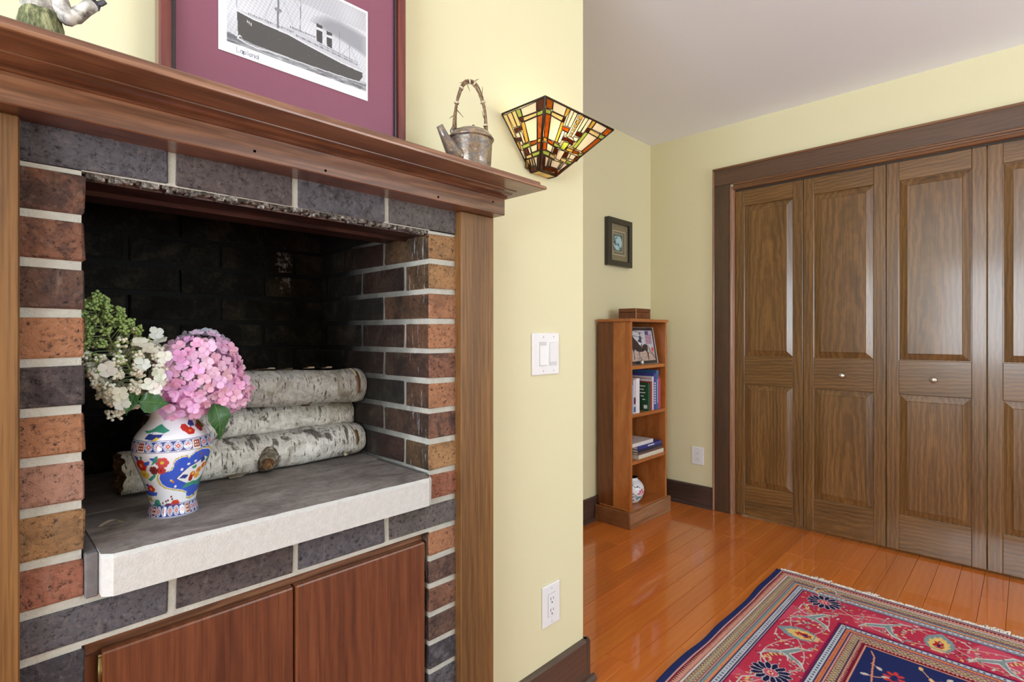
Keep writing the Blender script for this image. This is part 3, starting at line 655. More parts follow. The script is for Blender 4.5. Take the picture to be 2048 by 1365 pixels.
bl_, br_ = Vector((1.145,YF-.004,1.593)), Vector((1.222,YF-.004,1.593)); tr_ = Vector((1.335,YF-.004,1.728))
pane([sD, sC_, br_, bl_], Vector((0,0,-1)), GM['cream'])
for a, b in ((sA,sB),(sA,sD),(sB,sC_),(sC_,sD),(sA,sE),(sE,bl_),(bl_,sD),(sB,tr_),(tr_,br_),(br_,sC_)): cames.tube([tuple(a), tuple(b)], .0036 if (a is sA and b is sD) else .0026, 6)
tag(cames.out('lead_came', M_came, sc, True), kind='stuff')
bx('back_plate', (1.12, 1.245, YF-.012, YF, 1.60, 1.69), M_brass, sc, .003)
g = G(); g.tube([(1.18, YF-.012, 1.640), (1.165, .985, 1.640), (1.165, .962, 1.655)], .006, 10); g.lathe([(.011,0),(.012,.018),(.010,.020)], (1.165,.962,1.653), 14); g.out('lamp_holder', M_brass, sc, True)
q = N('lamp_bulb_glow'); e = q.b.inputs; e['Emission Color'].default_value = (1.0,.80,.50,1); e['Emission Strength'].default_value = 38; q.set((.9,.8,.6,1))
G().lathe([(.0001,.0),(.009,.001),(.0095,.01),(.016,.024),(.018,.034),(.015,.045),(.008,.051),(.0001,.052)], (1.165,.962,1.672), 16).out('bulb', q.m, sc, True)

# ---- small framed moon print on the alcove wall
M_bframe = plain('black_wood_frame', C(46,42,36), .35, 0, .2)
fr = thing('picture_frame', (2.95, YA, 1.555), 'small black framed moon print on the wall above the bookcase', 'picture')
x0, x1, z0, z1, dp, mw = 2.786, 3.058, 1.556, 1.858, .034, .034
for b in ((x0,x0+mw,z0,z1),(x1-mw,x1,z0,z1)): bx('frame_member', (b[0],b[1],YA-dp,YA-.001,b[2],b[3]), M_bframe, fr, .002)
for b in ((z0,z0+mw),(z1-mw,z1)): bx('frame_member', (x0+mw,x1-mw,YA-dp,YA-.001,b[0],b[1]), M_bframe, fr, .002)
nu, nv = 60, 70; U, V = np.meshgrid(np.linspace(0,1,nu), np.linspace(0,1,nv), indexing='ij'); U, V = U.ravel(), V.ravel()
p = Paint(U, V, (128,118,92))
p.poly([(.16,.17),(.86,.17),(.86,.82),(.16,.82)], (206,200,172)); p.poly([(.175,.18),(.845,.18),(.845,.81),(.175,.81)], (112,108,88))
p.poly([(.16,.26),(.70,.26),(.70,.74),(.16,.74)], (176,174,150)); p.poly([(.185,.275),(.68,.275),(.68,.725),(.185,.725)], (84,96,92))
p.ell(.43,.50,.235,.205,(168,200,206))
mm = ((U-.43)/.235)**2+((V-.5)/.205)**2 < .95; nz = vnoise(U,V,11)*.6+vnoise(U,V,23)*.4
p.put(mm & (nz>.56), (96,128,138)); p.put(mm & (nz>.66) & (U<.5), (62,88,104))
X = x0+mw+(x1-x0-2*mw)*U; Zv = z0+mw+(z1-z0-2*mw)*V
o = mk('matted_print', np.stack([X, np.full_like(X, YA-.018), Zv], 1), [q[::-1] for q in gridmesh(nu,nv)], M_print, fr); p.apply(o.data)
for pg in o.data.polygons: pass

# ================================================================== ON THE MANTEL SHELF
ZS = 1.480
# ---- large ship print leaning on the wall
M_cherry = wood('cherry_frame', C(62,18,18), C(104,38,26), C(128,58,34), 'z', .22, .6, 1, .3, .2)
M_cherryx = wood('cherry_frame_x', C(62,18,18), C(104,38,26), C(128,58,34), 'x', .22, .6, 1, .3, .2)
q = N('mat_board_plum'); q.set(q.mix(q.noise(q.coord(), 300, 3), C(128,72,92), C(136,80,100)), .8, coat=.35, crough=.04); M_matb = q.m
x0, x1, z0, z1 = .2145, .6800, ZS+.0005, 1.955; Yp = 1.000
pf = thing('framed_ship_print', ((x0+x1)/2, Yp, ZS), 'large cherry framed ocean liner print with plum mat on the mantel', 'picture')
def member(a, b, c, d, mat):
    bx('frame_member', (a,b,Yp-.013,Yp+.016,c,d), mat, pf, .003, 2)
mw = .0185
member(x0, x0+mw, z0, z1, M_cherry); member(x1-mw, x1, z0, z1, M_cherry); member(x0+mw, x1-mw, z0, z0+mw, M_cherryx); member(x0+mw, x1-mw, z1-mw, z1, M_cherryx)
lip = plain('frame_lip_black', C(34,26,30), .35, 0, .3)
for b in ((x0+mw,x0+mw+.006,z0+mw,z1-mw),(x1-mw-.006,x1-mw,z0+mw,z1-mw)): bx('frame_lip', (b[0],b[1],Yp-.007,Yp+.005,b[2],b[3]), lip, pf, .001)
for b in ((z0+mw,z0+mw+.006),(z1-mw-.006,z1-mw)): bx('frame_lip', (x0+mw+.006,x1-mw-.006,Yp-.007,Yp+.005,b[0],b[1]), lip, pf, .001)
bx('mat_board', (x0+mw, x1-mw, Yp, Yp+.003, z0+mw, z1-mw), M_matb, pf)
bx('backing_board', (x0+.006, x1-.006, Yp+.004, Yp+.012, z0+.006, z1-.006), plain('kraft_back', C(120,92,62), .9), pf)
nu, nv = 330, 216; U, V = np.meshgrid(np.linspace(0,1,nu), np.linspace(0,.653,nv), indexing='ij'); U, V = U.ravel(), V.ravel()
p = Paint(U, V, (232,232,240))
im = (U>.047)&(U<.985)&(V>.066)&(V<.637)
tex = .5+.5*np.sin(U*190+V*90)*np.sin(V*200-U*70)
g0 = 176+26*tex+18*vnoise(U,V,7)-14*(V>.5); p.c[im] = np.stack([g0,g0+2,g0+10],1)[im]/255
SMK = [(.613,.405),(.640,.440),(.700,.470),(.778,.480),(.880,.470),(.985,.455),(.985,.330),(.880,.350),(.778,.372),(.700,.385),(.665,.395)]
for k in range(6):
    s_ = 1+.10*(3-k); cx_, cy_ = .80,.41
    p.poly([(min(.985,cx_+(a-cx_)*s_), cy_+(b-cy_)*s_) for a, b in SMK], (122,124,132), .16)
p.c[(tex>.75)&im&(V>.33)&(U>.66)] *= .96
SEA = im & (V < .120+.004*np.sin(U*40)+.006*U)
sn = vnoise(U*.5,V*3,60); gs = 92+70*vnoise(U*.35,V*2.6,40)+40*(sn>.7)
p.c[SEA] = np.stack([gs,gs+2,gs+8],1)[SEA]/255
HULL = [(.104,.27),(.195,.257),(.421,.25),(.557,.229),(.79,.2),(.928,.192),(.956,.196),(.958,.161),(.928,.118),(.877,.112),(.748,.108),(.546,.106),(.343,.104),(.195,.106),(.111,.116)]
DECK = [(.104,.285),(.162,.283),(.273,.293),(.343,.281),(.427,.302),(.502,.304),(.596,.293),(.659,.285),(.73,.279),(.852,.263),(.928,.233),(.948,.211),(.956,.196),(.928,.192),(.79,.2),(.557,.229),(.421,.25),(.195,.257),(.104,.27)]
p.poly(DECK, (186,188,196)); p.poly(HULL, (72,70,70))
hm = vnoise(U,V,120)>.95; hh = (V<.255)&(V>.12)&(U>.11)&(U<.95)&hm; p.put(hh&(p.c[:,0]<.35), (98,96,96))
p.line([(.104,.276),(.195,.262),(.421,.256),(.557,.235),(.79,.206),(.95,.198)], .008, (214,216,222))
for k in range(46):
    u = .47+k*.0098; v0 = .263-.00*k+(.236-.263)*max(0,(u-.47))/.45*1.2
    p.poly([(u,v0),(u+.005,v0),(u+.005,v0+.011),(u,v0+.011)], (84,84,90))
    if u > .62: p.poly([(u,v0+.018),(u+.005,v0+.018),(u+.005,v0+.026),(u,v0+.026)], (96,96,102))
for k in range(26):
    u = .17+k*.011; p.poly([(u,.278+.006*math.sin(k)),(u+.006,.278),(u+.006,.288+.004*math.cos(k*2)),(u,.286)], (100,100,106))
for k in range(16):
    u = .43+k*.011; p.poly([(u,.302),(u+.006,.302),(u+.006,.313),(u,.313)], (96,96,104))
for F_, B_ in (([(.610,.408),(.651,.405),(.653,.283),(.611,.288)],[(.610,.384),(.651,.384),(.651,.367),(.610,.367)]), ([(.683,.386),(.721,.384),(.723,.277),(.684,.283)],[(.683,.361),(.721,.362),(.721,.345),(.683,.344)])):
    p.poly(F_, (64,62,64)); p.poly(B_, (206,208,214))
for pts, wd in (([(.350,.273),(.359,.64)],.013), ([(.497,.307),(.505,.64)],.005), ([(.778,.275),(.778,.42)],.0035), ([(.854,.252),(.854,.36)],.003), ([(.357,.56),(.27,.30)],.0018), ([(.357,.52),(.46,.30)],.0018), ([(.104,.29),(.104,.62)],.003), ([(.357,.62),(.505,.44)],.0018), ([(.854,.35),(.92,.24)],.002), ([(.854,.34),(.80,.27)],.002)):
    p.line(pts, wd, (112,114,122))
p.line([(.340,.385),(.366,.385)], .022, (126,128,134))
p.line([(.108,.104),(.115,.122),(.122,.128),(.130,.122)], .006, (226,228,232)); p.line([(.112,.106),(.16,.094),(.22,.088),(.30,.098),(.42,.100)], .009, (200,202,208)); p.line([(.42,.098),(.62,.104),(.85,.112),(.98,.122)], .006, (206,208,214))
for k in range(3): p.ell(.165+k*.011,.232-.004*k,.003,.010,(196,196,200))
p.put(~im, (232,232,240))
cx_ = .104
for ch in 'Lapland':
    for st in STROKE[ch]: p.line([(cx_+a*.030, .022+b*.030) for a, b in st], .0040, (96,108,128))
    cx_ += {'L':.019,'l':.010}.get(ch, .0205)
o = mk('ship_print', np.stack([.3038+.288*U, np.full_like(U, Yp-.0012), 1.6157+.288*V], 1), [q[::-1] for q in gridmesh(nu,nv)], M_print, pf); p.apply(o.data)

# ---- ceramic kettle with twig handle
kx, ky = .775, .880
kt = thing('ceramic_kettle', (kx, ky, ZS), 'small raku kettle with a bound twig handle on the mantel', 'kettle')
q = N('raku_glaze'); v = q.coord(); n1 = q.noise(v, 26, 4, .6, .6); n2 = q.noise(v, 110, 3, .6)
c = q.ramp(n1, [(.28, C(56,46,38)), (.42, C(128,106,84)), (.52, C(98,94,94)), (.62, C(148,124,96)), (.75, C(78,68,58))]); c = q.mix(q.ramp(n2, [(.6,0),(.75,.5)]), c, C(206,200,196))
q.set(c, .22, .25, .6, .1); q.bump(n2, .5, .002); M_raku = q.m
body = [(.0001,0),(.041,0),(.0435,.003),(.0445,.008),(.0435,.012),(.0445,.016),(.0455,.030),(.0465,.050),(.0475,.066),(.0480,.070)]
G().lathe(body, (kx,ky,ZS), 40).out('body', M_raku, kt, True)
G().lathe([(.0480,.0690),(.0505,.0695),(.0515,.0715),(.0505,.0735),(.047,.079),(.040,.0865),(.030,.0915),(.018,.094),(.0001,.0945)], (kx,ky,ZS), 40).out('lid', M_raku, kt, True)
G().ball((kx+.004,ky-.004,ZS+.099), (.005,.005,.007), 0, 2).out('lid_knob', M_raku, kt, True)
# spout leans to the left of the picture (towards -x, slightly forward)
sd = Vector((-.80, .60, 0)); sd.normalize(); sd = Vector((-.96,-.05,0)).normalized()
b0 = Vector((kx,ky,ZS))+sd*.036+Vector((0,0,.024)); p1 = b0+sd*.020+Vector((0,0,.013)); p2 = b0+sd*.040+Vector((0,0,.034)); p3 = b0+sd*.054+Vector((0,0,.053))
G().tube([b0, b0+sd*.006+Vector((0,0,.004)), p1, p2, p3, p3+sd*.001-Vector((0,0,.001)), p2], [.021,.0205,.0155,.0095,.0072,.0055,.0045], 16).out('spout', M_raku, kt, True)
# cast lugs that hold the handle
q = N('twig_bark'); nn = q.noise(q.coord(), 150, 4, .6); q.set(q.ramp(nn, [(.3, C(66,48,32)), (.55, C(124,100,74)), (.75, C(168,146,116))]), .85); q.bump(nn, .6, .002); M_twig = q.m
ax_ = Vector((.86,-.35,0)).normalized(); O = Vector((kx,ky,ZS))
def arch(t, w0=.037, h=.118, base=.082):
    a = math.pi*t; return O+ax_*(-w0*math.cos(a)*(1.0 if t<.5 else .95))+Vector((0,0,base+h*math.sin(a)**.8))
rg = random.Random(11)
for k in range(4):
    ph = rg.uniform(0,6); path = []
    for i in range(25):
        t = i/24; p_ = arch(t); off = Vector((math.cos(ph+t*9), math.sin(ph+t*9), math.sin(ph*2+t*7)))*.0026; path.append(p_+off)
    G().tube(path, [.0022+.0006*math.sin(i*1.3+k) for i in range(25)], 6).out('twig', M_twig, kt, True)
M_twine = plain('twine', C(206,190,164), .9)
for t in (.16,.30,.47,.58,.80,.95):
    p_ = arch(t); d = (arch(min(1,t+.01))-arch(max(0,t-.01))).normalized(); g = G()
    u = d.cross(Vector((0,1,0))).normalized(); w_ = d.cross(u); path = []
    for i in range(25):
        a = i/24*2*math.pi*3; path.append(p_+d*(.004*(i/24-.5))+(u*math.cos(a)+w_*math.sin(a))*.0052)
    g.tube(path, .0007, 5); g.out('twine_binding', M_twine, kt, True)
for t, d, L in ((.5,(-.5,.1,-.18),.030),(.55,(.6,0,.5),.022),(.12,(.5,-.2,-.5),.024),(.08,(-.7,0,-.55),.020),(.78,(.02,0,1),.030),(.93,(-.3,0,.6),.024),(.33,(-.3,.1,-.8),.026),(.42,(.2,-.1,-.6),.02)):
    p_ = arch(t); d = Vector(d).normalized(); G().tube([p_, p_+d*L*.5+Vector((0,.001,.001)), p_+d*L], [.0011,.0009,.0004], 5).out('twig_end', M_twig, kt, True)
for s in (-1, 1):
    c_ = O+ax_*(.037*s)+Vector((0,0,.080)); G().tube([c_+Vector((0,0,-.008)), c_+ax_*(.006*s)+Vector((0,0,.006)), c_+ax_*(.002*s)+Vector((0,0,.016))], [.006,.005,.003], 8).out('handle_lug', M_raku, kt, True)

# ---- resin figurine in a mossy skirt at the left end of the shelf (only its lower half is in the picture)
q = N('painted_resin'); v = q.coord(); n1 = q.noise(v, 60, 4, .6, .5); q.set(q.ramp(n1, [(.32, C(84,80,78)), (.48, C(170,166,160)), (.62, C(222,220,214))]), .6); q.bump(n1, .5, .003); M_resin = q.m
q = N('mossy_skirt'); v = q.coord((1,1,.3)); n1 = q.noise(v, 130, 4, .7, .4); q.set(q.ramp(n1, [(.34, C(48,54,36)), (.5, C(104,108,72)), (.66, C(164,164,124))]), .85); q.bump(n1, 1, .005); M_moss = q.m
q = N('dark_fur'); v = q.coord((1,1,.25)); n1 = q.noise(v, 160, 4, .7); q.set(q.mix(n1, C(30,32,40), C(110,112,120)), .8); q.bump(n1, 1, .004); M_fur = q.m
fx_, fy_ = .0645, .860
fg = thing('resin_figurine', (fx_, fy_, ZS), 'grey resin figurine in a green mossy skirt on the mantel\'s left end', 'figurine')
g = G(); rg = random.Random(2); prof = [(.0001,0),(.0205,0),(.0220,.006),(.0222,.014),(.0215,.022),(.0200,.030),(.0175,.036),(.010,.038)]
g.lathe(prof, (fx_,fy_,ZS), 40)
g.v = [(x+.0012*mnoise.noise(Vector((x,y,z))*160)*1.2, y+.0012*mnoise.noise(Vector((y,x,z))*160), z) for x, y, z in g.v]; g.out('skirt', M_moss, fg, True)
g = G(); g.lathe([(.010,.032),(.0170,.034),(.0195,.044),(.0205,.056),(.019,.070),(.015,.080),(.010,.088)], (fx_,fy_,ZS), 28); g.out('torso', M_resin, fg, True)
g = G(); g.ball((fx_,fy_-.002,ZS+.106), (.020,.020,.021), 0, 3); g.ball((fx_-.004,fy_-.021,ZS+.102), (.006,.007,.005), 0, 2); g.out('head', M_resin, fg, True)
g = G()
for s in (-1,1): g.ball((fx_+.006*s-.003,fy_-.0185,ZS+.110), .0025, 0, 2)
g.out('eyes', M_black, fg, True)
g = G(); g.ball((fx_+.002,fy_+.003,ZS+.112), (.0225,.0215,.021), 0, 3); g.out('hair', M_fur, fg, True)
g = G(); g.ball((fx_+.006,fy_-.020,ZS+.072), (.008,.007,.018), 0, 3); g.out('beard', M_fur, fg, True)
for s, pts, rr_ in ((1, [(.014,-.010,.060),(.018,-.014,.044),(.0235,-.016,.034),(.031,-.016,.038),(.040,-.015,.050),(.047,-.014,.060)], [.0095,.0100,.0105,.0092,.0078,.0085]), (-1, [(-.012,-.008,.066),(-.018,-.010,.054),(-.022,-.012,.049),(-.027,-.010,.056),(-.031,-.008,.072)], [.009,.0095,.009,.008,.0075])):
    P_ = [Vector((fx_+a, fy_+b, ZS+c_)) for a, b, c_ in pts]; arm = G().tube(P_, rr_, 14); arm.ball(P_[2], rr_[2]*1.02, 0, 2); arm.out('arm', M_resin, fg, True)
    h = P_[-1]; hand = G(); hand.ball(h, (.0095,.008,.0080), 0, 2)
    for k in range(4):
        a = -.6+.4*k; d = Vector((s*.010, -.006+.004*k, .003+.002*k)); hand.tube([h, h+d*.9, h+d*1.35+Vector((0,0,.002))], [.0034,.003,.0022], 8)
    hand.tube([h, h+Vector((0,-.007,.004)), h+Vector((s*.003,-.010,.007))], [.0034,.003,.0022], 8); hand.out('hand', M_fur if s > 0 else M_resin, fg, True)

# ================================================================== IN THE FIREBOX
ZH = .8135
def barkmat(name, grey):
    q = N(name); v = q.coord((1,.22,.22), rnd=3.1); le = q.noise(v, 210, 3, .6); v2 = q.coord((1,.6,.6), rnd=3.1); big = q.noise(v2, 16, 4, .6, .8); md = q.noise(q.coord(rnd=3.1), 48, 5, .7, .6)
    c = q.mix(q.ramp(md, [(.35,0),(.6,1)]), C(190-grey,187-grey,180-grey), C(240-grey,238-grey,232-grey))
    c = q.mix(q.ramp(le, [(.34,.9),(.41,0)]), c, C(48,44,38))
    c = q.mix(q.ramp(q.math('MULTIPLY', big, q.math('ADD', md, .5)), [(.545,0),(.62,.9)]), c, C(70,66,56))
    c = q.mix(q.ramp(big, [(.33,.8),(.42,0)]), c, C(134,126,106))
    q.set(c, .7); q.bump(q.math('ADD', md, le), .7, .004); return q.m
M_birch = barkmat('birch_bark_white', 0); M_birchg = barkmat('birch_bark_grey', 34)
q = N('cut_log_end'); v = q.coord(); nn = q.noise(v, 70, 5, .7, 1); q.set(q.ramp(nn, [(.3, C(54,36,22)), (.5, C(112,78,48)), (.7, C(160,124,82))]), .9); q.bump(nn, 1, .008); M_logend = q.m
q = N('mossy_rotten_wood'); nn = q.noise(q.coord((.4,1,1)), 80, 5, .7, 1); q.set(q.ramp(nn, [(.3, C(44,30,20)), (.5, C(106,76,48)), (.62, C(150,112,72)), (.75, C(104,110,52))]), .9); q.bump(nn, 1, .008); M_rot = q.m
q = N('dark_knot_bark'); nn = q.noise(q.coord((1,1,1)), 90, 5, .7, .6); q.set(q.ramp(nn, [(.35, C(70,62,50)), (.5, C(128,118,100)), (.65, C(190,184,170))]), .85); q.bump(nn, 1, .006); M_knot = q.m
M_curl = plain('peeled_bark', C(122,88,58), .7, var=.2); M_curlw = plain('peeled_bark_pale', C(214,200,178), .7, var=.1)
LG = 'birch logs stacked in the firebox'
def log(a, b, r0, r1, label, mat, seed, endm=None, rag=0):
    a, b = Vector(a), Vector(b); L = (b-a).length; d = (b-a).normalized()
    rot = d.to_track_quat('X', 'Z').to_euler()
    t = thing('birch_log', a, label, 'log', LG, rot); rg = random.Random(seed); n, s = 60, 36; v = []; f = []
    ph = [rg.uniform(0,6) for _ in range(4)]
    for i in range(n+1):
        x = L*i/n; rb = r0+(r1-r0)*i/n; rb *= 1-.10*max(0,(i/n-.965)/.035)**2
        for k in range(s):
            an = 2*math.pi*k/s; rr_ = rb*(1+.035*math.sin(2*an+ph[0])+.02*math.sin(x*22+ph[1])+.07*mnoise.noise(Vector((x*16+seed*9, math.cos(an)*1.6, math.sin(an)*1.6)))+.02*mnoise.noise(Vector((x*70+seed*9, math.cos(an)*5, math.sin(an)*5))))
            xx = x + (rag*rg.uniform(-1,1) if i == 0 else 0)
            v.append((xx, rr_*math.cos(an), rr_*math.sin(an)))
    for i in range(n):
        for k in range(s): f.append((i*s+k, i*s+(k+1)%s, (i+1)*s+(k+1)%s, (i+1)*s+k))
    mk('bark', v, f, mat, t, True, True)
    for e, base in ((0,0),(1,n*s)):
        vv = [v[base+k] for k in range(s)]; cx_ = sum(p[0] for p in vv)/s; rings = [vv]
        for q_ in (.7,.4): rings.append([(cx_+(rag*rg.uniform(-1.4,1.4) if e == 0 else 0)+(.001 if e else -.001), p[1]*q_, p[2]*q_) for p in vv])
        V2 = [p for r_ in rings for p in r_]+[(cx_, 0, 0)]; F2 = []
        for j in range(2):
            for k in range(s): F2.append((j*s+k, j*s+(k+1)%s, (j+1)*s+(k+1)%s, (j+1)*s+k))
        for k in range(s): F2.append((2*s+k, 2*s+(k+1)%s, 3*s))
        mk('cut_end', V2, [tuple(reversed(x_)) if e == 0 else x_ for x_ in F2], (endm or M_logend) if e == 0 else M_logend, t, False, True)
    return t, L
def curl(t, x, an, r, w_, L, mat, lift=.006, nm='bark_curl'):
    """a strip of bark peeling off around the log"""
    v = []; n = 7
    for i in range(n+1):
        u = i/n; a_ = an+L*u/r; rr_ = r*1.035+.0016+lift*u*u
        for s in (-1,1): v.append((x+s*w_/2*(1-.5*u)+.002*math.sin(3*u), rr_*math.cos(a_), rr_*math.sin(a_)))
    n_ = len(v); v += [(p[0], p[1]*.99, p[2]*.99) for p in v]
    f = [(2*i,2*i+1,2*i+3,2*i+2) for i in range(n)]+[(n_+2*i,n_+2*i+2,n_+2*i+3,n_+2*i+1) for i in range(n)]+[(2*i,2*i+2,n_+2*i+2,n_+2*i) for i in range(n)]+[(2*i+1,n_+2*i+1,n_+2*i+3,2*i+3) for i in range(n)]
    mk(nm, v, f, mat, t, True, True)
t, L = log((.205,1.243,ZH+.0455), (.7180,1.262,ZH+.0425), .0430, .0415, 'white birch log with a knot, lying on the hearth slab', M_birch, 1, M_rot, .004)
kn = G(); kb = Vector((.262,-.036,-.012)); kd = Vector((-.25,-.95,-.15)).normalized()
kn.tube([kb-kd*.012, kb, kb+kd*.008, kb+kd*.016, kb+kd*.023], [.034,.026,.020,.0165,.0150], 16, True); kn.out('knot_stub', M_knot, t, True, True)
g = G().tube([kb+kd*.0205, kb+kd*.0236], [.0135,.0125], 16); g.out('knot_end', M_logend, t, False, True)
curl(t, .483, 2.5, .0415, .010, .035, M_curl, .003); curl(t, .20, 3.9, .043, .05, .008, M_curlw, .004); curl(t, .46, 3.75, .0415, .02, .008, M_curlw, .004)
t, L = log((.262,1.312,.9165), (.7185,1.316,.9145), .0415, .0405, 'white birch log in the middle of the stack', M_birch, 2, M_rot, .003)
curl(t, .325, 1.9, .041, .034, .020, M_curl, .004); curl(t, .300, 1.75, .041, .02, .016, M_curlw, .006); curl(t, .20, 4.1, .041, .05, .008, M_curlw, .003)
t, L = log((.285,1.272,1.0055), (.7215,1.262,.9915), .0405, .0450, 'grey birch log with brown peeling bark, topmost of the stack', M_birchg, 3)
curl(t, .408, 2.2, .0445, .013, .055, M_curl, .005); curl(t, .404, 1.9, .0445, .010, .03, M_curlw, .004)
for x, an, m_ in ((.175,1.75,M_curl),(.245,1.7,M_curl),(.205,1.65,M_curlw),(.300,1.6,M_curlw),(.345,1.6,M_curlw)): curl(t, x, an, .043, .026, .014, m_, .008)
log((.275,1.385,ZH+.0450), (.7150,1.380,ZH+.0450), .0430, .0430, 'grey birch log lying behind the others against the firebox back', M_birchg, 4)
v = []; 
cc = onp = (.158, 1.060)
bc = G()
for i in range(9):
    u = i/8; x, y = .150+.030*u, 1.075-.010*math.sin(u*2.6); z = ZH+.0012+.010*math.sin(u*math.pi)
    v += [(x, y, z), (x+.004, y-.004-.006*math.sin(u*math.pi), z+.001)]
n_ = len(v); v += [(a, b, c_+.0008) for a, b, c_ in v]
f = [(2*i,2*i+2,2*i+3,2*i+1) for i in range(8)]+[(n_+2*i,n_+2*i+1,n_+2*i+3,n_+2*i+2) for i in range(8)]
tag(mk('bark_shaving', v, f, M_curlw, None, True), 'pale curl of bark lying on the hearth left of the vase', 'bark')

# ---- porcelain vase
VX, VY = .2560, 1.080
vs = thing('porcelain_vase', (VX, VY, ZH), 'white porcelain vase with blue cartouche and painted flowers holding hydrangeas', 'vase')
pr = np.array([(.0385,0),(.0388,.003),(.0372,.010),(.0350,.018),(.0352,.024),(.0372,.034),(.0420,.052),(.0490,.072),(.0560,.092),(.0600,.106),(.0612,.116),(.0606,.124),(.0580,.134),(.0530,.143),(.0460,.152),(.0390,.160),(.0345,.168),(.0335,.176),(.0350,.184),(.0385,.190)])
nz_, na = 200, 420
zz = np.linspace(0,.190,nz_); rr_ = np.interp(zz, pr[:,1], pr[:,0])
k_ = np.array([.25,.5,.25])
for _ in range(6): rr_[1:-1] = np.convolve(rr_, k_, 'valid')
ang0 = math.atan2(-VY, -VX)
PH, ZZ = np.meshgrid(np.linspace(-math.pi, math.pi, na+1), zz, indexing='ij'); RR = np.broadcast_to(rr_, PH.shape)
A_ = ang0+PH                                   # phi > 0 turns to the right as seen from the room
Vv = np.stack([VX+RR*np.cos(A_), VY+RR*np.sin(A_), ZH+ZZ], -1).reshape(-1,3)
def zc(x, y):                                  # layout sheet -> (phi, height)
    z = 1.126+(668-(820+y/5.933))*.934/1065-ZH; r = float(np.interp(z, zz, rr_)); d = (x-850)/5.933*.934/1065/r
    return (math.asin(max(-.985,min(.985,d)))*.055, z)
p = Paint(PH.ravel()*.055, ZZ.ravel(), (232,236,246)); U, V = p.U/.055, p.V
def E_(a, b, rx, ry, col): p.ell(a, b, rx*.055, ry, col)
def P_(pts): return [zc(*q) for q in pts]
BLU, NAV, RED, GRN, YEL, BRN = (58,92,206), (44,62,138), (196,52,36), (62,148,124), (222,190,70), (122,48,36)
CART = [(700,740),(705,690),(740,660),(800,655),(830,640),(850,600),(850,560),(880,515),(940,490),(990,495),(1010,520),(1030,490),(1080,450),(1150,430),(1220,450),(1245,500),(1235,560),(1215,660),(1200,740),(1175,830),(1140,920),(1110,980),(1060,1010),(1010,1030),(975,1010),(985,960),(940,920),(860,890),(780,860),(725,810)]
def grow(pts, s): 
    cx_ = sum(a for a, b in pts)/len(pts); cy_ = sum(b for a, b in pts)/len(pts); return [(cx_+(a-cx_)*s, cy_+(b-cy_)*s) for a, b in pts]
p.poly(P_(grow(CART,1.03)), (60,72,60)); p.poly(P_(grow(CART,1.02)), (214,196,92)); p.poly(P_(grow(CART,.975)), (60,72,60)); p.poly(P_(grow(CART,.965)), (236,240,248)); p.poly(P_(grow(CART,.935)), BLU)
p.poly(P_([(880,755),(940,690),(1010,630),(1100,590),(1160,540),(1200,580),(1205,680),(1160,800),(1080,830),(990,840),(940,800)]), (234,238,246)); 
p.line(P_([(880,755),(940,690),(1010,630),(1100,590),(1160,540)]), .0010, (70,50,90)); p.line(P_([(880,755),(930,800),(960,845)]), .0010, (70,50,90))
for x, y, r, c_ in ((1040,735,.10,(206,96,28)),(1105,700,.11,(214,120,34)),(1150,660,.10,(200,80,28)),(1080,760,.10,(226,164,60)),(1180,640,.08,(206,96,28)),(1020,780,.08,(150,48,24))):
    a, b = zc(x,y); E_(a, b, r, .0055, c_)
for x, y in ((1045,725),(1090,735),(1130,690),(1165,655),(1100,770)): a, b = zc(x,y); E_(a, b, .045, .0030, (240,188,84))
for pts, c_ in (([(930,890),(980,830),(1060,820),(1080,860),(1000,880)],GRN),([(1070,900),(1060,840),(1140,790),(1190,760),(1160,830),(1100,890)],GRN),([(905,755),(950,715),(1000,730),(970,770)],NAV),([(1120,560),(1160,545),(1170,590),(1130,620)],NAV),([(1030,640),(1080,620),(1080,660),(1045,670)],GRN),([(1170,600),(1205,560),(1215,600),(1190,630)],GRN)): p.poly(P_(pts), c_)
for x, y, c_ in ((830,770,YEL),(850,790,(196,120,50)),(1130,500,(150,70,40)),(870,850,(235,238,246)),(1070,575,(235,238,246)),(935,650,(235,238,246)),(1000,595,(235,238,246)),(1050,1000,NAV)): a, b = zc(x,y); E_(a, b, .042, .0022, c_)
# flower sprays, repeated round the back with the same cartouche
def bloom(x, y, w_, h, col, mid=(236,150,60)):
    a, b = zc(x,y)
    for k in range(6):
        t_ = k*math.pi/3; E_(a+math.cos(t_)*w_*.55*.055, b+math.sin(t_)*h*.55, w_*.5, h*.5, col)
    E_(a, b, w_*.3, h*.3, mid)
for pts, c_ in (([(575,200),(640,190),(700,150),(740,125),(760,150),(820,200),(760,225),(690,205),(600,225)],GRN),([(575,280),(620,225),(690,235),(760,230),(730,265),(660,290),(620,290)],NAV),([(640,300),(690,262),(720,275),(680,300)],YEL),([(990,150),(1000,105),(1040,120),(1060,170),(1020,180)],NAV),([(1060,180),(1080,120),(1140,150),(1170,200),(1110,225)],(120,96,50))): p.poly(P_(pts), c_)
for a in ((960,180,.13,.006,RED,RED),(1015,220,.16,.006,RED,(230,120,60)),(1110,205,.12,.006,(150,36,36),RED),(545,580,.20,.011,RED,(240,150,80)),(575,690,.20,.0075,YEL,(200,140,40)),(745,545,.17,.009,(202,76,78),YEL),(735,640,.13,.0065,(190,60,60),(150,40,40)),(665,635,.13,.0075,(120,46,40),(90,40,36)),(635,870,.19,.008,RED,(240,170,70)),(870,1055,.17,.0065,(206,66,40),(190,60,40)),(800,1085,.15,.006,BRN,BRN),(455,590,.12,.010,(140,40,60),RED),(700,1060,.16,.010,GRN,(120,170,90))): bloom(a[0],a[1],a[2],a[3],a[4],a[5])
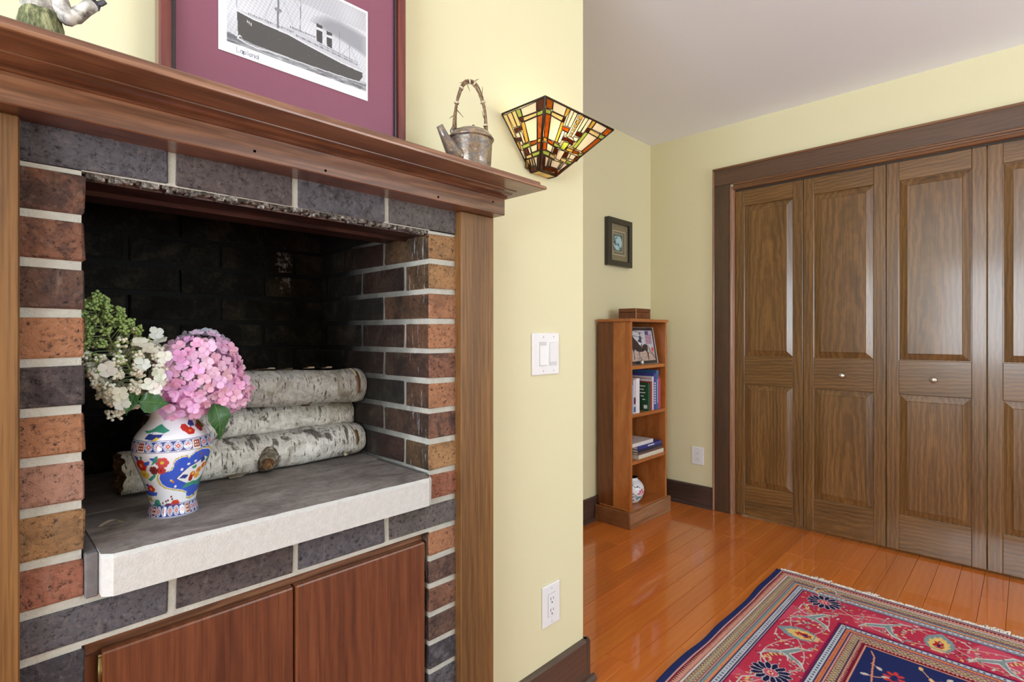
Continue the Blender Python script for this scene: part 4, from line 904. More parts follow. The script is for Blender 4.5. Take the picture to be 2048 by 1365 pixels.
for pts, c_ in (([(480,470),(520,480),(510,540)],BLU),([(570,540),(630,520),(620,570),(580,580)],BLU),([(530,465),(560,480),(545,525)],GRN),([(620,490),(690,480),(660,530)],BLU),([(680,470),(705,465),(700,530),(640,580)],GRN),([(470,650),(500,680),(500,720)],BLU),([(610,750),(660,690),(690,670),(680,720),(640,770)],GRN),([(490,720),(530,740),(510,770)],GRN),([(580,830),(610,800),(620,850)],BLU),([(570,930),(600,890),(700,910),(690,950),(620,960)],BLU),([(600,1010),(640,960),(650,1030)],YEL),([(640,1100),(680,1020),(730,1060),(720,1130)],GRN)): p.poly(P_(pts), c_)
p.line(P_([(560,940),(650,1010),(735,1080)]), .0013, (50,50,110)); p.line(P_([(530,790),(580,830)]), .0015, BRN)
for x, y in ((750,1040),(800,1010),(830,970),(840,1000),(780,1020),(850,1090),(800,1115)): a, b = zc(x,y); E_(a, b, .04, .0018, BRN)
# copy the painted half round the back
src = (np.abs(PH) < math.pi/2); C3 = p.c.reshape(na+1, nz_, 3); half = na//4
front = C3[half:na-half+1].copy(); nb = front.shape[0]
for i in range(na+1):
    if not (half <= i <= na-half): C3[i] = front[(i-half+na//2) % na % nb]
# diaper bands
for (za, zb, n_) in ((.1165,.1335,26),(.0025,.0205,26)):
    bm_ = (V>za)&(V<zb); p.put(bm_, NAV); m_ = (za+zb)/2; hh = (zb-za)/2
    ph = (U/(2*math.pi)*n_) % 1.0-.5; vv = (V-m_)/hh; sq = (np.floor(U/(2*math.pi)*n_) % 6) == 2
    rad = np.hypot(ph*2, vv)
    p.put(bm_&(rad<.92)&~sq, (206,212,234)); p.put(bm_&(rad<.72)&(rad>.64)&~sq, NAV); p.put(bm_&(np.abs(ph*2)+np.abs(vv)<.56)&~sq, (196,84,72)); p.put(bm_&(np.abs(ph*2)+np.abs(vv)<.20)&~sq, (236,220,220))
    p.put(bm_&sq&(np.abs(ph)<.47)&(np.abs(vv)<.9), (238,228,228)); p.put(bm_&sq&(np.abs(ph)<.38)&(np.abs(vv)<.76), (140,52,44)); p.put(bm_&sq&(np.abs(np.abs(ph)-.15)<.07)&(np.abs(np.abs(vv)-.3)<.13), (236,226,222))
    for z in (za-.0012, zb+.0012): p.put(np.abs(V-z)<.0006, NAV)
o = mk('vase_body', Vv, gridmesh(na+1, nz_), M_glaze, vs, True); p.apply(o.data)
G().lathe([(.0385,.190),(.0388,.1915),(.0365,.1915),(.033,.184),(.0315,.176),(.033,.166),(.048,.145),(.056,.115),(.034,.03),(.0001,.008)], (VX,VY,ZH), 40).out('vase_inside', M_ceramic, vs, True)
G().lathe([(.0001,.0005),(.0384,.0002),(.0385,.0012)], (VX,VY,ZH), 40).out('vase_foot', M_ceramic, vs, True)

# ---- hydrangeas
def petalmat(name, tr=.35):
    q = N(name); oi = q.t.nodes.new('ShaderNodeObjectInfo'); nn = q.noise(q.coord(rnd=5), 160, 3)
    c = q.mix(q.math('MULTIPLY', nn, .22), oi.outputs['Color'], (1,1,1,1)); q.set(c, .6, spec=.25)
    t = q.t.nodes.new('ShaderNodeBsdfTranslucent'); q.l(c, t.inputs[0]); m_ = q.t.nodes.new('ShaderNodeMixShader'); m_.inputs[0].default_value = tr
    q.l(q.b.outputs[0], m_.inputs[1]); q.l(t.outputs[0], m_.inputs[2]); q.l(m_.outputs[0], q.t.nodes['Material Output'].inputs[0]); return q.m
M_petal = petalmat('hydrangea_petal')
def floretmesh(seed, r=.0112, cup=.32):
    rg = random.Random(seed); v = []; f = []
    for k in range(4):
        a0 = k*math.pi/2+rg.uniform(-.15,.15); R_ = r*rg.uniform(.88,1.1); tilt = cup+rg.uniform(-.15,.2); wd = R_*rg.uniform(.50,.58)
        base = len(v)
        for i, u in enumerate((.06,.35,.7,.95,1.05)):
            wv = wd*(.22,.85,1.0,.62,.12)[i]
            for s in (-1,-.05,1):
                x = R_*u-(.10*R_ if abs(s) == 1 and i == 4 else 0); y = wv*s; z = R_*(tilt*u*u*.9)-(.10*R_*abs(s)*(u)) +.0015*(k % 2)
                v.append((x*math.cos(a0)-y*math.sin(a0), x*math.sin(a0)+y*math.cos(a0), z))
        for i in range(4):
            for j in range(2): f.append((base+i*3+j, base+(i+1)*3+j, base+(i+1)*3+j+1, base+i*3+j+1))
    n_ = len(v); cv, cf = ico(1); v += [(a*.0013, b*.0013, c_*.0013+.0008) for a, b, c_ in cv]; f += [tuple(i+n_ for i in q_) for q_ in cf]
    me = bpy.data.meshes.new('floret'); me.from_pydata(v, [], f); me.materials.append(M_petal); me.polygons.foreach_set('use_smooth', [True]*len(f)); return me
FM = [floretmesh(i) for i in range(5)]
def floret(par, pos, nrm, col, scale=1.0, seed=0):
    rg = random.Random(seed); o = bpy.data.objects.new('floret', FM[seed % 5]); COL.objects.link(o); o.parent = par; o.location = Vector(pos)-wl(par)
    q_ = Vector(nrm).normalized().to_track_quat('Z','Y'); o.rotation_euler = (q_.to_matrix() @ Matrix.Rotation(rg.uniform(0,6.28), 3, 'Z')).to_euler()
    o.scale = (scale,)*3; c_ = C(*[max(0,min(255,x)) for x in col]); o.color = c_; return o
M_stem = plain('green_stem', C(92,118,58), .6); M_stemp = plain('pale_green_stem', C(150,168,116), .6)
q = N('leaf_green'); nn = q.noise(q.coord(), 90, 4, .6); q.set(q.mix(nn, C(24,62,24), C(44,98,36)), .42, coat=.15, crough=.2); q.bump(nn, .4, .002); M_leaf = q.m
M_vein = plain('leaf_vein', C(92,132,72), .5)
def leafobj(par, base, tip, nrm, wd, fold=.25, droop=0):
    base, tip, nrm = Vector(base), Vector(tip), Vector(nrm).normalized(); ax = tip-base; L = ax.length; ax.normalize(); sd = ax.cross(nrm).normalized(); nrm = sd.cross(ax)
    v = []; n = 12
    for i in range(n+1):
        u = i/n; wv = wd*(math.sin(math.pi*min(1,u*1.02)**.72))*(1-.25*u)
        if i == n: wv = 0
        tooth = (1+(.05 if i % 2 else -.03))
        mid = base+ax*L*u+nrm*(.10*L*math.sin(u*math.pi)-droop*L*u*u)
        for s in (-1,-.5,0,.5,1): v.append(tuple(mid+sd*wv*s*tooth+nrm*(fold*wv*abs(s)+.003*math.sin(u*9+s)*abs(s))))
    f = [(i*5+j, i*5+j+1, (i+1)*5+j+1, (i+1)*5+j) for i in range(n) for j in range(4)]
    o = mk('leaf', v, f, M_leaf, par, True)
    ve = G(); ve.tube([tuple(Vector(v[i*5+2])+nrm*.0003) for i in range(n+1)], [.0009*(1-.7*i/n) for i in range(n+1)], 5)
    for i in range(2, n-2, 2):
        for s in (1,3): ve.tube([tuple(Vector(v[i*5+2])+nrm*.0003), tuple(Vector(v[(i+2)*5+(0 if s == 1 else 4)])*.85+Vector(v[(i+2)*5+2])*.15+nrm*.0003)], .00035, 4)
    ve.out('leaf_vein', M_vein, o, True); return o
NECK = Vector((VX, VY, ZH+.186))
HC = Vector((.2920, 1.055, 1.058))
hy = thing('pink_hydrangea', (VX+.006, VY-.004, ZH+.150), 'round pink hydrangea head with bluish white florets at its crown, in the vase', 'flower')
G().tube([Vector((VX+.006,VY-.004,ZH+.05)), NECK+Vector((.010,-.006,.01)), HC], [.003,.003,.0025], 8).out('stem', M_stem, hy, True)
lobes = [(HC, (.064,.058,.070), 190), (HC+Vector((.040,-.012,-.034)), (.036,.034,.038), 56), (HC+Vector((-.030,-.020,-.045)), (.040,.030,.030), 44)]
rg = random.Random(21); si = 0
for li, (c_, rd_, n_) in enumerate(lobes):
    for i in range(n_):
        z = 1-2*(i+.5)/n_; a = i*2.39996+li; rxy = math.sqrt(1-z*z); nr = Vector((rxy*math.cos(a), rxy*math.sin(a), z))
        pos = c_+Vector((nr.x*rd_[0], nr.y*rd_[1], nr.z*rd_[2]))*rg.uniform(.93,1.06)
        if li != 0 and ((pos-HC).x/.060)**2+((pos-HC).y/.054)**2+((pos-HC).z/.066)**2 < 1: continue
        if pos.z < .985: continue
        top = (pos.z-HC.z)/.07+.55*(pos.y-HC.y)/.06; base = (248,196,230) if pos.x > HC.x-.02 else (240,182,228)
        col = [x+rg.uniform(-10,10) for x in base]
        if top > .80: col = [200+rg.uniform(-8,8),208,222]
        elif top > .62: col = [x*.5+y_*.5 for x, y_ in zip(col, (206,204,226))]
        si += 1; floret(hy, pos, nr+Vector([rg.uniform(-.35,.35) for _ in range(3)]), col, rg.uniform(.85,1.12), si)
leafobj(hy, (.303,1.020,1.006), (.3115,1.012,.940), (.25,-.95,.15), .021, .18, .05)
leafobj(hy, (.222,1.022,1.040), (.2165,1.010,.995), (-.1,-.95,.3), .026, .10, .0) if False else leafobj(hy, (.193,1.015,1.018), (.2330,1.005,1.012), (.05,-.95,.15), .019, .12, .0)
# white panicle hydrangea: cone of buds, green at the tip
wh = thing('white_panicle_hydrangea', (VX-.008, VY+.004, ZH+.150), 'white panicle hydrangea with green buds leaning to the left jamb', 'flower')
T0, T1 = Vector((.246,1.075,.992)), Vector((.1385,1.070,1.178))
def axis_pt(u): return T0.lerp(T1, u)+Vector((-.014,-.006,.004))*math.sin(u*math.pi)
path = [Vector((VX-.008,VY+.004,ZH+.05)), NECK+Vector((-.008,.003,0))]+[axis_pt(u) for u in (.15,.35,.55,.75,.9,1)]
G().tube(path, [.0032,.003,.0028,.0024,.002,.0017,.0013,.0008], 8).out('stem', M_stemp, wh, True)
gb, wb, st = G(), G(), G(); rg = random.Random(8); dax = (T1-T0).normalized()
s1 = dax.cross(Vector((0,1,0))).normalized(); s2 = dax.cross(s1)
M_gbud = plain('green_bud', C(156,184,112), .6, var=.15); M_wbud = plain('white_bud', C(240,242,228), .6, var=.05)
for b_ in range(126):
    u = .06+.93*(b_/85.)**.9 if b_ < 86 else .04+.42*((b_-86)/39.); rad = .058*(1-u)**.62+.010; a = b_*2.39996; c0 = axis_pt(u); end = c0+(s1*math.cos(a)+s2*math.sin(a)*.75)*rad*rg.uniform(.75,1.05)+dax*rad*.35
    end.x = max(end.x, .1290); end.y = max(end.y, 1.000)
    st.tube([c0, c0.lerp(end,.6)+dax*.003, end], [.0008,.0006,.0005], 5)
    nbud = (24 if u < .8 else 15) if b_ < 86 else 30
    for k in range(nbud):
        dv = Vector((rg.gauss(0,1), rg.gauss(0,1), rg.gauss(0,1))).normalized()*rg.uniform(.003,.0095)*(1.15-u*.35); pos = end+dv
        pos.x = max(pos.x, .1245); gg = gb if u+rg.uniform(-.12,.12) > .50 else wb; gg.ball(pos, rg.uniform(.0020,.0031)*(1.15 if gg is wb else 1), 0, 1)
tag(gb.out('green_buds', M_gbud, wh, True), kind='stuff'); tag(wb.out('white_buds', M_wbud, wh, True), kind='stuff'); tag(st.out('flower_branches', M_stemp, wh, True), kind='stuff')
for i, (x_, y_, z_, s) in enumerate(((0.2196,1.03,1.126,1.0),(0.1977,1.02,1.11,1.1),(0.2112,1.03,1.0999,0.95),(0.2288,1.04,1.116,0.9),(0.1942,0.995,1.0775,1.15),(0.1523,1.01,1.071,1.15),(0.2162,0.995,1.0607,1.05),(0.1696,1.02,1.0322,1.0),(0.1715,1.02,1.0164,1.1),(0.2121,0.995,1.0386,0.95),(0.2037,1.0,1.0452,0.9),(0.2404,1.05,1.0988,1.0),(0.2255,1.0,1.0881,1.0))):
    pos = Vector((x_, y_, z_)); floret(wh, pos, Vector((-.25,-.9,.35))+Vector([rg.uniform(-.4,.4) for _ in range(3)]), [rg.uniform(224,238), rg.uniform(230,240), rg.uniform(218,232)], s, 300+i)
leafobj(wh, (0.1936, 1.03, 1.0343), (0.1773, 1.02, 0.9969), (-.5,-.8,.1), .012, .3, .03)

# ================================================================== BOOKCASE IN THE ALCOVE
BX0, BX1, BY0, BY1 = 2.686, 3.112, 1.654, 1.884
bk = thing('narrow_bookcase', (2.9, 1.76, 0), 'narrow orange pine bookcase standing in the alcove corner', 'bookcase')
zs = [.100, .379, .655, .938]
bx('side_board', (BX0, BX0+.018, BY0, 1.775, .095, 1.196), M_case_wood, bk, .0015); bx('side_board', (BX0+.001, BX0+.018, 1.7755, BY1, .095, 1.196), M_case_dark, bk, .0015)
bx('side_board', (BX1-.018, BX1, BY0, 1.775, .095, 1.196), M_case_wood, bk, .0015); bx('side_board', (BX1-.018, BX1-.001, 1.7755, BY1, .095, 1.196), M_case_wood, bk, .0015)
bx('top_board', (BX0-.010, BX1+.008, BY0-.010, BY1, 1.196, 1.2145), M_case_woodx, bk, .005, 2)
for z in zs[1:]: bx('shelf', (BX0+.0185, BX1-.0185, BY0+.004, BY1-.012, z-.021, z), M_case_woodx, bk, .0015)
bx('bottom_board', (BX0-.004, BX1+.004, BY0-.004, BY1-.012, .088, zs[0]), M_case_woodx, bk, .0015)
xs = [BX0+.018, 2.775, 2.868, 2.945, 3.03, BX1-.018]
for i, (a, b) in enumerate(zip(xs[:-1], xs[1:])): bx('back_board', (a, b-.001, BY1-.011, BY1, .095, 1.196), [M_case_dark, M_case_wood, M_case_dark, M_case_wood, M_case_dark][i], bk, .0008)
M_scuff = wood('scuffed_plinth_wood', C(104,62,34), C(140,90,54), C(176,138,106), 'x', .55, .05, .9, .12, .3)
bx('plinth_board', (2.655, 3.134, 1.637, 1.653, 0, .096), M_scuff, bk, .003, 2); bx('plinth_board', (2.655, 2.671, 1.6535, BY1, 0, .094), M_scuff, bk, .003, 2); bx('plinth_board', (3.118, 3.134, 1.6535, BY1, 0, .094), M_scuff, bk, .003, 2)
# wooden box on top
wbx = thing('wooden_box', (2.90, 1.76, 1.2145), 'small square-edged wooden box on top of the bookcase', 'box')
M_boxw = wood('inlaid_box_wood', C(72,36,18), C(112,60,28), C(140,80,40), 'x', .35, .3, 1.5, .4, .4)
bx('box_base', (2.819, 2.990, 1.700, 1.823, 1.2145, 1.2560), M_boxw, wbx, .0015); bx('box_lid', (2.8185, 2.9905, 1.6995, 1.8235, 1.2568, 1.2805), M_boxw, wbx, .0025)
bx('corner_strip', (2.8182, 2.8215, 1.6992, 1.7025, 1.2145, 1.280), plain('pale_inlay', C(190,150,110), .5), wbx)
# horse photograph in a silver-edged frame leaning on the back
M_silver = plain('silver_edge', C(196,190,186), .3, .8); M_navy = plain('dark_frame_panel', C(44,38,46), .3, 0, .3)
pw, phh = .352, .232
hp = thing('photo_frame', (2.886, 1.692, .938), 'framed photograph of a rider on a dark horse, top bookcase shelf', 'picture', None, (R(-10), 0, 0))
for b in ((-pw/2,-pw/2+.004,0,phh),(pw/2-.004,pw/2,0,phh)): bx('frame_edge', (b[0],b[1],-.008,.008,b[2],b[3]), M_silver, hp, .001, local=True)
for b in ((0,.004),(phh-.004,phh)): bx('frame_edge', (-pw/2+.004,pw/2-.004,-.008,.008,b[0],b[1]), M_silver, hp, .001, local=True)
bx('frame_panel', (-pw/2+.004,pw/2-.004,-.004,.006,.004,phh-.004), M_navy, hp, local=True)
nu, nv = 150, 100; U, V = np.meshgrid(np.linspace(0,1,nu), np.linspace(0,1,nv), indexing='ij'); U, V = U.ravel(), V.ravel()
# sheet coordinates: the visible right part of the photo, x 345..1060, y 290..1115 on the layout -> u .30..1
def hc(x, y): return (.28+(x-345)/(1000-345)*.70+(.0 if y > 0 else 0)-(y-700)/800*.055, 1-(y-285)/830)
def H(pts): return [hc(*q_) for q_ in pts]
p = Paint(U, V, (196,198,208)); nz = vnoise(U,V,30)
p.put(V<.33, (190,170,160)); p.put((V<.33)&(nz>.6), (176,152,140)); p.put((V>.33)&(nz>.7), (206,208,218))
p.put((V>.3)&(V<.42), (182,178,182))
p.line([(0,1.0),(.30,.985),(.62,.92)], .02, (64,70,86)); p.line([(0,.86),(.3,.825),(.62,.745)], .02, (74,80,96))
p.poly(H([(735,300),(965,300),(965,670),(740,670)]), (188,176,196))
for k in range(6): x = 745+k*38; p.poly(H([(x,400),(x+16,400),(x+16,665),(x,665)]), (150,60,92))
p.poly(H([(735,300),(860,300),(855,415),(735,400)]), (84,72,128))
p.ell(*hc(965,810),.045,.085,(226,120,110)); p.ell(*hc(965,810),.03,.055,(214,70,66))
HS = (52,40,38)
p.poly(H([(150,330),(230,330),(345,500),(440,590),(500,640),(560,720),(620,690),(690,655),(760,670),(800,740),(790,830),(770,870),(810,900),(800,1000),(805,1085),(770,1085),(780,1040),(755,990),(770,930),(730,860),(690,830),(600,870),(520,870),(490,860),(490,950),(500,1040),(460,1075),(485,1010),(460,860),(400,850),(345,800),(300,860),(310,1060),(280,1075),(285,900),(250,780),(220,560),(150,470)]), HS)
p.line(H([(775,690),(830,740),(880,870),(960,960),(1040,1060)]), .022, (38,32,34))
p.poly(H([(450,580),(520,510),(525,450),(545,420),(580,430),(595,500),(590,570),(600,640),(540,620)]), (52,52,80)); p.ell(*hc(553,380),.028,.045,(60,54,66)); p.ell(*hc(553,400),.018,.022,(198,160,140))
p.poly(H([(455,590),(540,615),(605,640),(600,740),(580,770),(575,700),(520,690),(480,640)]), (222,222,230)); p.poly(H([(560,660),(600,640),(590,760),(570,740)]), (48,52,74))
mg = .022
o = mk('photo_print', np.stack([-pw/2+mg+(pw-2*mg)*U, np.full_like(U,-.0046), mg+(phh-2*mg)*V], 1), [q_[::-1] for q_ in gridmesh(nu,nv)], M_print, hp, False, True); p.apply(o.data)
bx('easel_leg', (-.02,.02,.012,.016,.004,.15), M_navy, hp, local=True)
# silver ornament
so = thing('silver_ornament', (2.834, 1.668, .938), 'tiny silver bird-shaped ornament in front of the horse photograph', 'ornament')
G().lathe([(.0001,0),(.009,0),(.011,.006),(.013,.016),(.011,.026),(.006,.032),(.004,.036),(.0001,.037)], (2.834,1.668,.938), 18).out('body', M_silver, so, True)
g = G(); g.ball((2.834,1.667,.979), .0055, 0, 2); g.tube([(2.834,1.667,.980),(2.829,1.664,.986),(2.836,1.662,.990)], [.003,.002,.0012], 6); g.out('head', M_silver, so, True)
# upright books
def bookmesh(root, b, cover, page, rnd=0, axis='v'):
    x0,x1,y0,y1,z0,z1 = b; t = .0022
    bx('cover', (x0,x0+t,y0,y1,z0,z1), cover, root, .0006); bx('cover', (x1-t,x1,y0,y1,z0,z1), cover, root, .0006); bx('spine', (x0,x1,y0-.0012,y0+t,z0,z1), cover, root, .001)
    bx('pages', (x0+t,x1-t,y0+t,y1-.003,z0+.003,z1-.003), page, root)
M_page = plain('book_pages', C(226,220,204), .8)
def bc_(n, c_): return plain('book_cloth_'+n, C(*c_), .45, 0, .25)
BK = [('light blue slim book at the left end of the book row',2.7110,2.7330,.168,.13,(150,186,214),None),('white and maroon book standing second from the left end',2.7360,2.7600,.200,.14,(206,200,214),None),
 ('thick white book with blank spine, third in the row',2.7640,2.8050,.206,.145,(232,232,238),None),('dark green book with a horse on its cover',2.9050,2.9330,.170,.14,(34,84,54),'green'),('dark red narrow book beside the green one',2.9345,2.9530,.176,.14,(168,44,52),None),
 ('white covered book with a red line, behind the red one',2.9545,2.9700,.207,.16,(224,222,228),'white'),('purple blue tall book with white letters on the spine',2.9715,3.0010,.224,.17,(72,74,158),'purple'),('tallest blue book in the row',3.0025,3.0330,.244,.18,(58,104,158),'blue'),('red and white book with a rounded top at the right end',3.0345,3.0600,.236,.17,(206,60,78),'round')]
M_letter = plain('white_lettering', C(236,236,240), .5)
for i, (lab, a, b, h, d, col, sp) in enumerate(BK):
    r_ = thing('book', ((a+b)/2, 1.668+d/2, .655), lab, 'book', 'upright books on the second shelf')
    y0 = 1.668; m_ = bc_('%d' % i, col); bb = (a,b,y0,y0+d,.655,.655+h)
    if sp == 'round':
        prof = [(y0,.655),(y0+d,.655),(y0+d,.655+h*.72)]+[(y0+d/2+d/2*math.cos(t_),.655+h*.72+h*.28*math.sin(t_)) for t_ in [k*math.pi/10 for k in range(1,10)]]+[(y0,.655+h*.72)]
        G().prism(prof, 'x', a, b).out('cover', m_, r_); G().prism([(q_[0]*.9+(y0+d/2)*.1, q_[1]*.96+.72*.04) for q_ in prof], 'x', a-.0008, a+.001).out('front_picture', bc_('pinkdisc', (222,120,128)), r_)
        continue
    bookmesh(r_, bb, m_, M_page)
    L_ = G()
    if sp in ('purple','blue'):
        n_ = 9 if sp == 'purple' else 12; rg = random.Random(i)
        for k in range(n_): z = .655+h*(.16+.62*k/n_); w_ = (b-a)*(.46 if sp == 'purple' else .2); c_ = (a+b)/2; L_.box(c_-w_/2, c_+w_/2, y0-.0017, y0-.0011, z, z+h*.62/n_*.62)
        tag(L_.out('spine_lettering', M_letter, r_), kind='stuff')
    elif sp == 'green':
        for k in range(5): z = .655+h*(.9-.12*k); L_.box(a-.0005, a+.0001, y0+.02+.01*(k % 2), y0+d*.62-.012*k, z-.006, z)
        tag(L_.out('cover_lettering', M_letter, r_), kind='stuff')
        G().prism([(y0+.035,.665),(y0+.05,.70),(y0+.09,.70),(y0+.10,.74),(y0+.115,.735),(y0+.11,.70),(y0+.105,.665),(y0+.098,.69),(y0+.05,.688),(y0+.045,.665)], 'x', a-.0006, a+.0001).out('cover_horse', bc_('horse', (52,44,40)), r_)
        bx('cover_patch', (a-.0005,a+.0001,y0+.006,y0+.03,.668,.69), M_letter, r_)
    elif sp == 'white':
        bx('cover_line', (a-.0005,a+.0001,y0+.01,y0+d*.9,.655+h*.93,.655+h*.95), bc_('redline', (186,40,66)), r_)
    elif i == 1:
        bx('spine_patch', (a+.003,b-.001,y0-.0017,y0-.0011,.655+h*.28,.655+h*.48), bc_('maroon', (96,40,70)), r_); bx('spine_patch', (a+.003,b-.001,y0-.0017,y0-.0011,.655+.01,.655+h*.2), bc_('bluepatch', (60,92,170)), r_)
# books lying flat
FB = [('cream book at the bottom of the flat pile',2.790,3.088,1.664,1.84,.0000,.0240,(222,216,200)),('brown book lying on the cream one',2.788,3.085,1.667,1.84,.0243,.0390,(96,70,66)),('dark navy book under the titled blue one',2.784,3.072,1.666,1.84,.0393,.0560,(40,40,74)),
 ('glossy blue book with white title lying in the pile',2.780,3.068,1.667,1.84,.0563,.0760,(48,58,140)),('white book on top of the flat pile',2.728,2.972,1.672,1.82,.0763,.0985,(226,224,226))]
for i, (lab, a, b, y0, y1, z0, z1, col) in enumerate(FB):
    r_ = thing('book', ((a+b)/2, (y0+y1)/2, .379+z0), lab, 'book', 'books lying on the third shelf'); m_ = bc_('flat%d' % i, col); z0 += .379; z1 += .379; t = .0022
    bx('cover', (a,b,y0,y1,z0,z0+t), m_, r_, .0006); bx('cover', (a,b,y0,y1,z1-t,z1), m_, r_, .0006); bx('spine', (a,b,y0-.0012,y0+t,z0,z1), m_, r_, .001); bx('pages', (a+.003,b-.003,y0+t,y1-.003,z0+t,z1-t), M_page, r_)
    if i == 3:
        L_ = G()
        for k in range(9): L_.box(2.900+k*.0085, 2.9062+k*.0085, y0-.0017, y0-.0011, z0+.006, z0+.0135)
        tag(L_.out('spine_title', M_letter, r_), kind='stuff')
# round vase
rv = thing('round_vase', (2.842, 1.748, .100), 'round white vase with pink blossom on the lowest bookcase shelf', 'vase')
pr = [(.034,0),(.046,.004),(.064,.028),(.0760,.058),(.0790,.078),(.0760,.098),(.064,.120),(.048,.134),(.040,.139),(.038,.146),(.040,.152)]
na, nz_ = 90, 60; zz = np.linspace(0,.152,nz_); rr_ = np.interp(zz, [q_[1] for q_ in pr], [q_[0] for q_ in pr])
for _ in range(3): rr_[1:-1] = np.convolve(rr_, k_, 'valid')
PH, ZZ = np.meshgrid(np.linspace(-math.pi,math.pi,na+1), zz, indexing='ij'); a0 = math.atan2(-1.748,-2.842)
p = Paint(PH.ravel(), ZZ.ravel(), (228,232,244)); 
for pts in ([(-.5,.105),(-.2,.085),(.1,.070),(.5,.052)],[(.1,.118),(.4,.105),(.6,.108)],[(.0,.045),(.3,.052),(.6,.03)],[(-.3,.03),(.0,.022),(.3,.028)],[(.5,.115),(.8,.1)]): p.line(pts, .004*1.2, (50,50,62))
for a, z, w_, c_ in ((.75,.080,.10,(206,60,90)),(.95,.088,.10,(198,44,74)),(.62,.068,.10,(206,84,108)),(.85,.066,.12,(226,130,150)),(1.05,.074,.1,(206,60,90)),(.70,.045,.16,(60,150,150)),(.9,.042,.14,(70,160,156)),(.55,.036,.12,(52,136,140))): p.ell(a,z,w_,.0065,c_)
A_ = a0+PH; RR = np.broadcast_to(rr_, PH.shape)
o = mk('vase_body', np.stack([2.842+RR*np.cos(A_), 1.748+RR*np.sin(A_), .100+ZZ], -1).reshape(-1,3), gridmesh(na+1,nz_), M_glaze, rv, True); p.apply(o.data)
G().lathe([(.040,.152),(.035,.152),(.034,.145),(.05,.12),(.05,.05),(.0001,.01)], (2.842,1.748,.100), 36).out('vase_inside', M_ceramic, rv, True)

# ================================================================== RUG
RX1, RY1, RX0, RY0 = 2.700, .8530, .35, -.90
xn = np.concatenate([np.arange(RX0,1.30,.016), np.arange(1.30,RX1+.0005,.0027)]); yn = np.concatenate([np.arange(RY0,-.10,.016), np.arange(-.10,RY1+.0125,.0025)])
XX, YY = np.meshgrid(xn, yn, indexing='ij'); U, V = XX.ravel(), YY.ravel()
dS, dE = RY1-V, (RX1-U)*.955; dS2 = V-RY0
side = dS < dE; D = np.where(side, dS, dE); T = np.where(side, U, V+5.0)
p = Paint(U, V, (38,48,98))
def band(a, b, col): p.put((D>=a)&(D<b), col)
nz = vnoise(U,V,260); NAVY, PINK, MAR, TAN, PALE, REDC, ORG, TEAL = (40,50,104), (206,140,140), (116,26,48), (190,164,132), (190,196,206), (188,54,80), (216,128,84), (128,150,150)
band(.013,.019,(206,160,160)); band(.019,.043,(208,152,136))
zg = np.abs(((T/.011) % 1)-.5)*2; p.put((D>=.019)&(D<.022+.014*zg), MAR); band(.043,.047,MAR); band(.047,.053,(216,204,202)); band(.053,.0565,(70,50,70))
band(.0565,.083,TAN); dia = np.abs(((T/.016)%1)-.5)*2; dd = np.abs((D-.0697)/.0133); p.put((D>=.0565)&(D<.083)&(np.abs(dia-dd)<.17), (64,58,66)); p.put((D>=.0565)&(D<.083)&(dia+dd<.45), (150,160,156))
band(.083,.0865,MAR); band(.0865,.091,(196,150,150)); band(.091,.0945,(50,60,104)); band(.0945,.103,TEAL); zg2 = np.abs(((T/.0085)%1)-.5)*2; band(.103,.113,ORG); p.put((D>=.097)&(D<.103+.007*zg2-.003), TEAL); p.put((D>.106)&(D<.110)&(zg2>.7), (240,200,160))
band(.113,.1185,(44,52,100)); band(.1185,.1375,PALE); dot = ((((T/.0165)%1)-.5)*.0165)**2+(D-.128)**2; p.put((D>=.1185)&(D<.1375)&(dot<.0042**2), (44,60,104)); p.put((dot<.0018**2), PALE)
band(.1375,.1415,(60,40,84)); band(.1415,.1445,PALE); band(.1445,.150,(104,30,80))
band(.150,.330,REDC); p.put((D>.150)&(D<.330)&(vnoise(U,V,9)>.62), (204,78,104)); band(.322,.330,(132,28,74))
band(.330,.334,(60,40,80)); band(.334,.352,PALE); dot = ((((T/.0165)%1)-.5)*.0165)**2+(D-.343)**2; p.put((D>=.334)&(D<.352)&(dot<.004**2), (44,60,104))
band(.352,.356,(44,52,100)); band(.356,.370,ORG); p.put((D>.360)&(D<.366)&(zg2>.65), (120,60,60)); band(.370,.374,(44,52,100)); band(.374,.378,(206,150,150)); band(.378,.382,MAR)
band(.382,.404,TAN); dd = np.abs((D-.393)/.011); p.put((D>=.382)&(D<.404)&(np.abs(dia-dd)<.18), (70,60,66)); band(.404,.408,(60,50,80)); band(.408,.428,(208,152,136)); p.put((D>=.410+.012*zg)&(D<.428), MAR); band(.428,.434,(216,150,130)); band(.434,.9,(34,44,96))
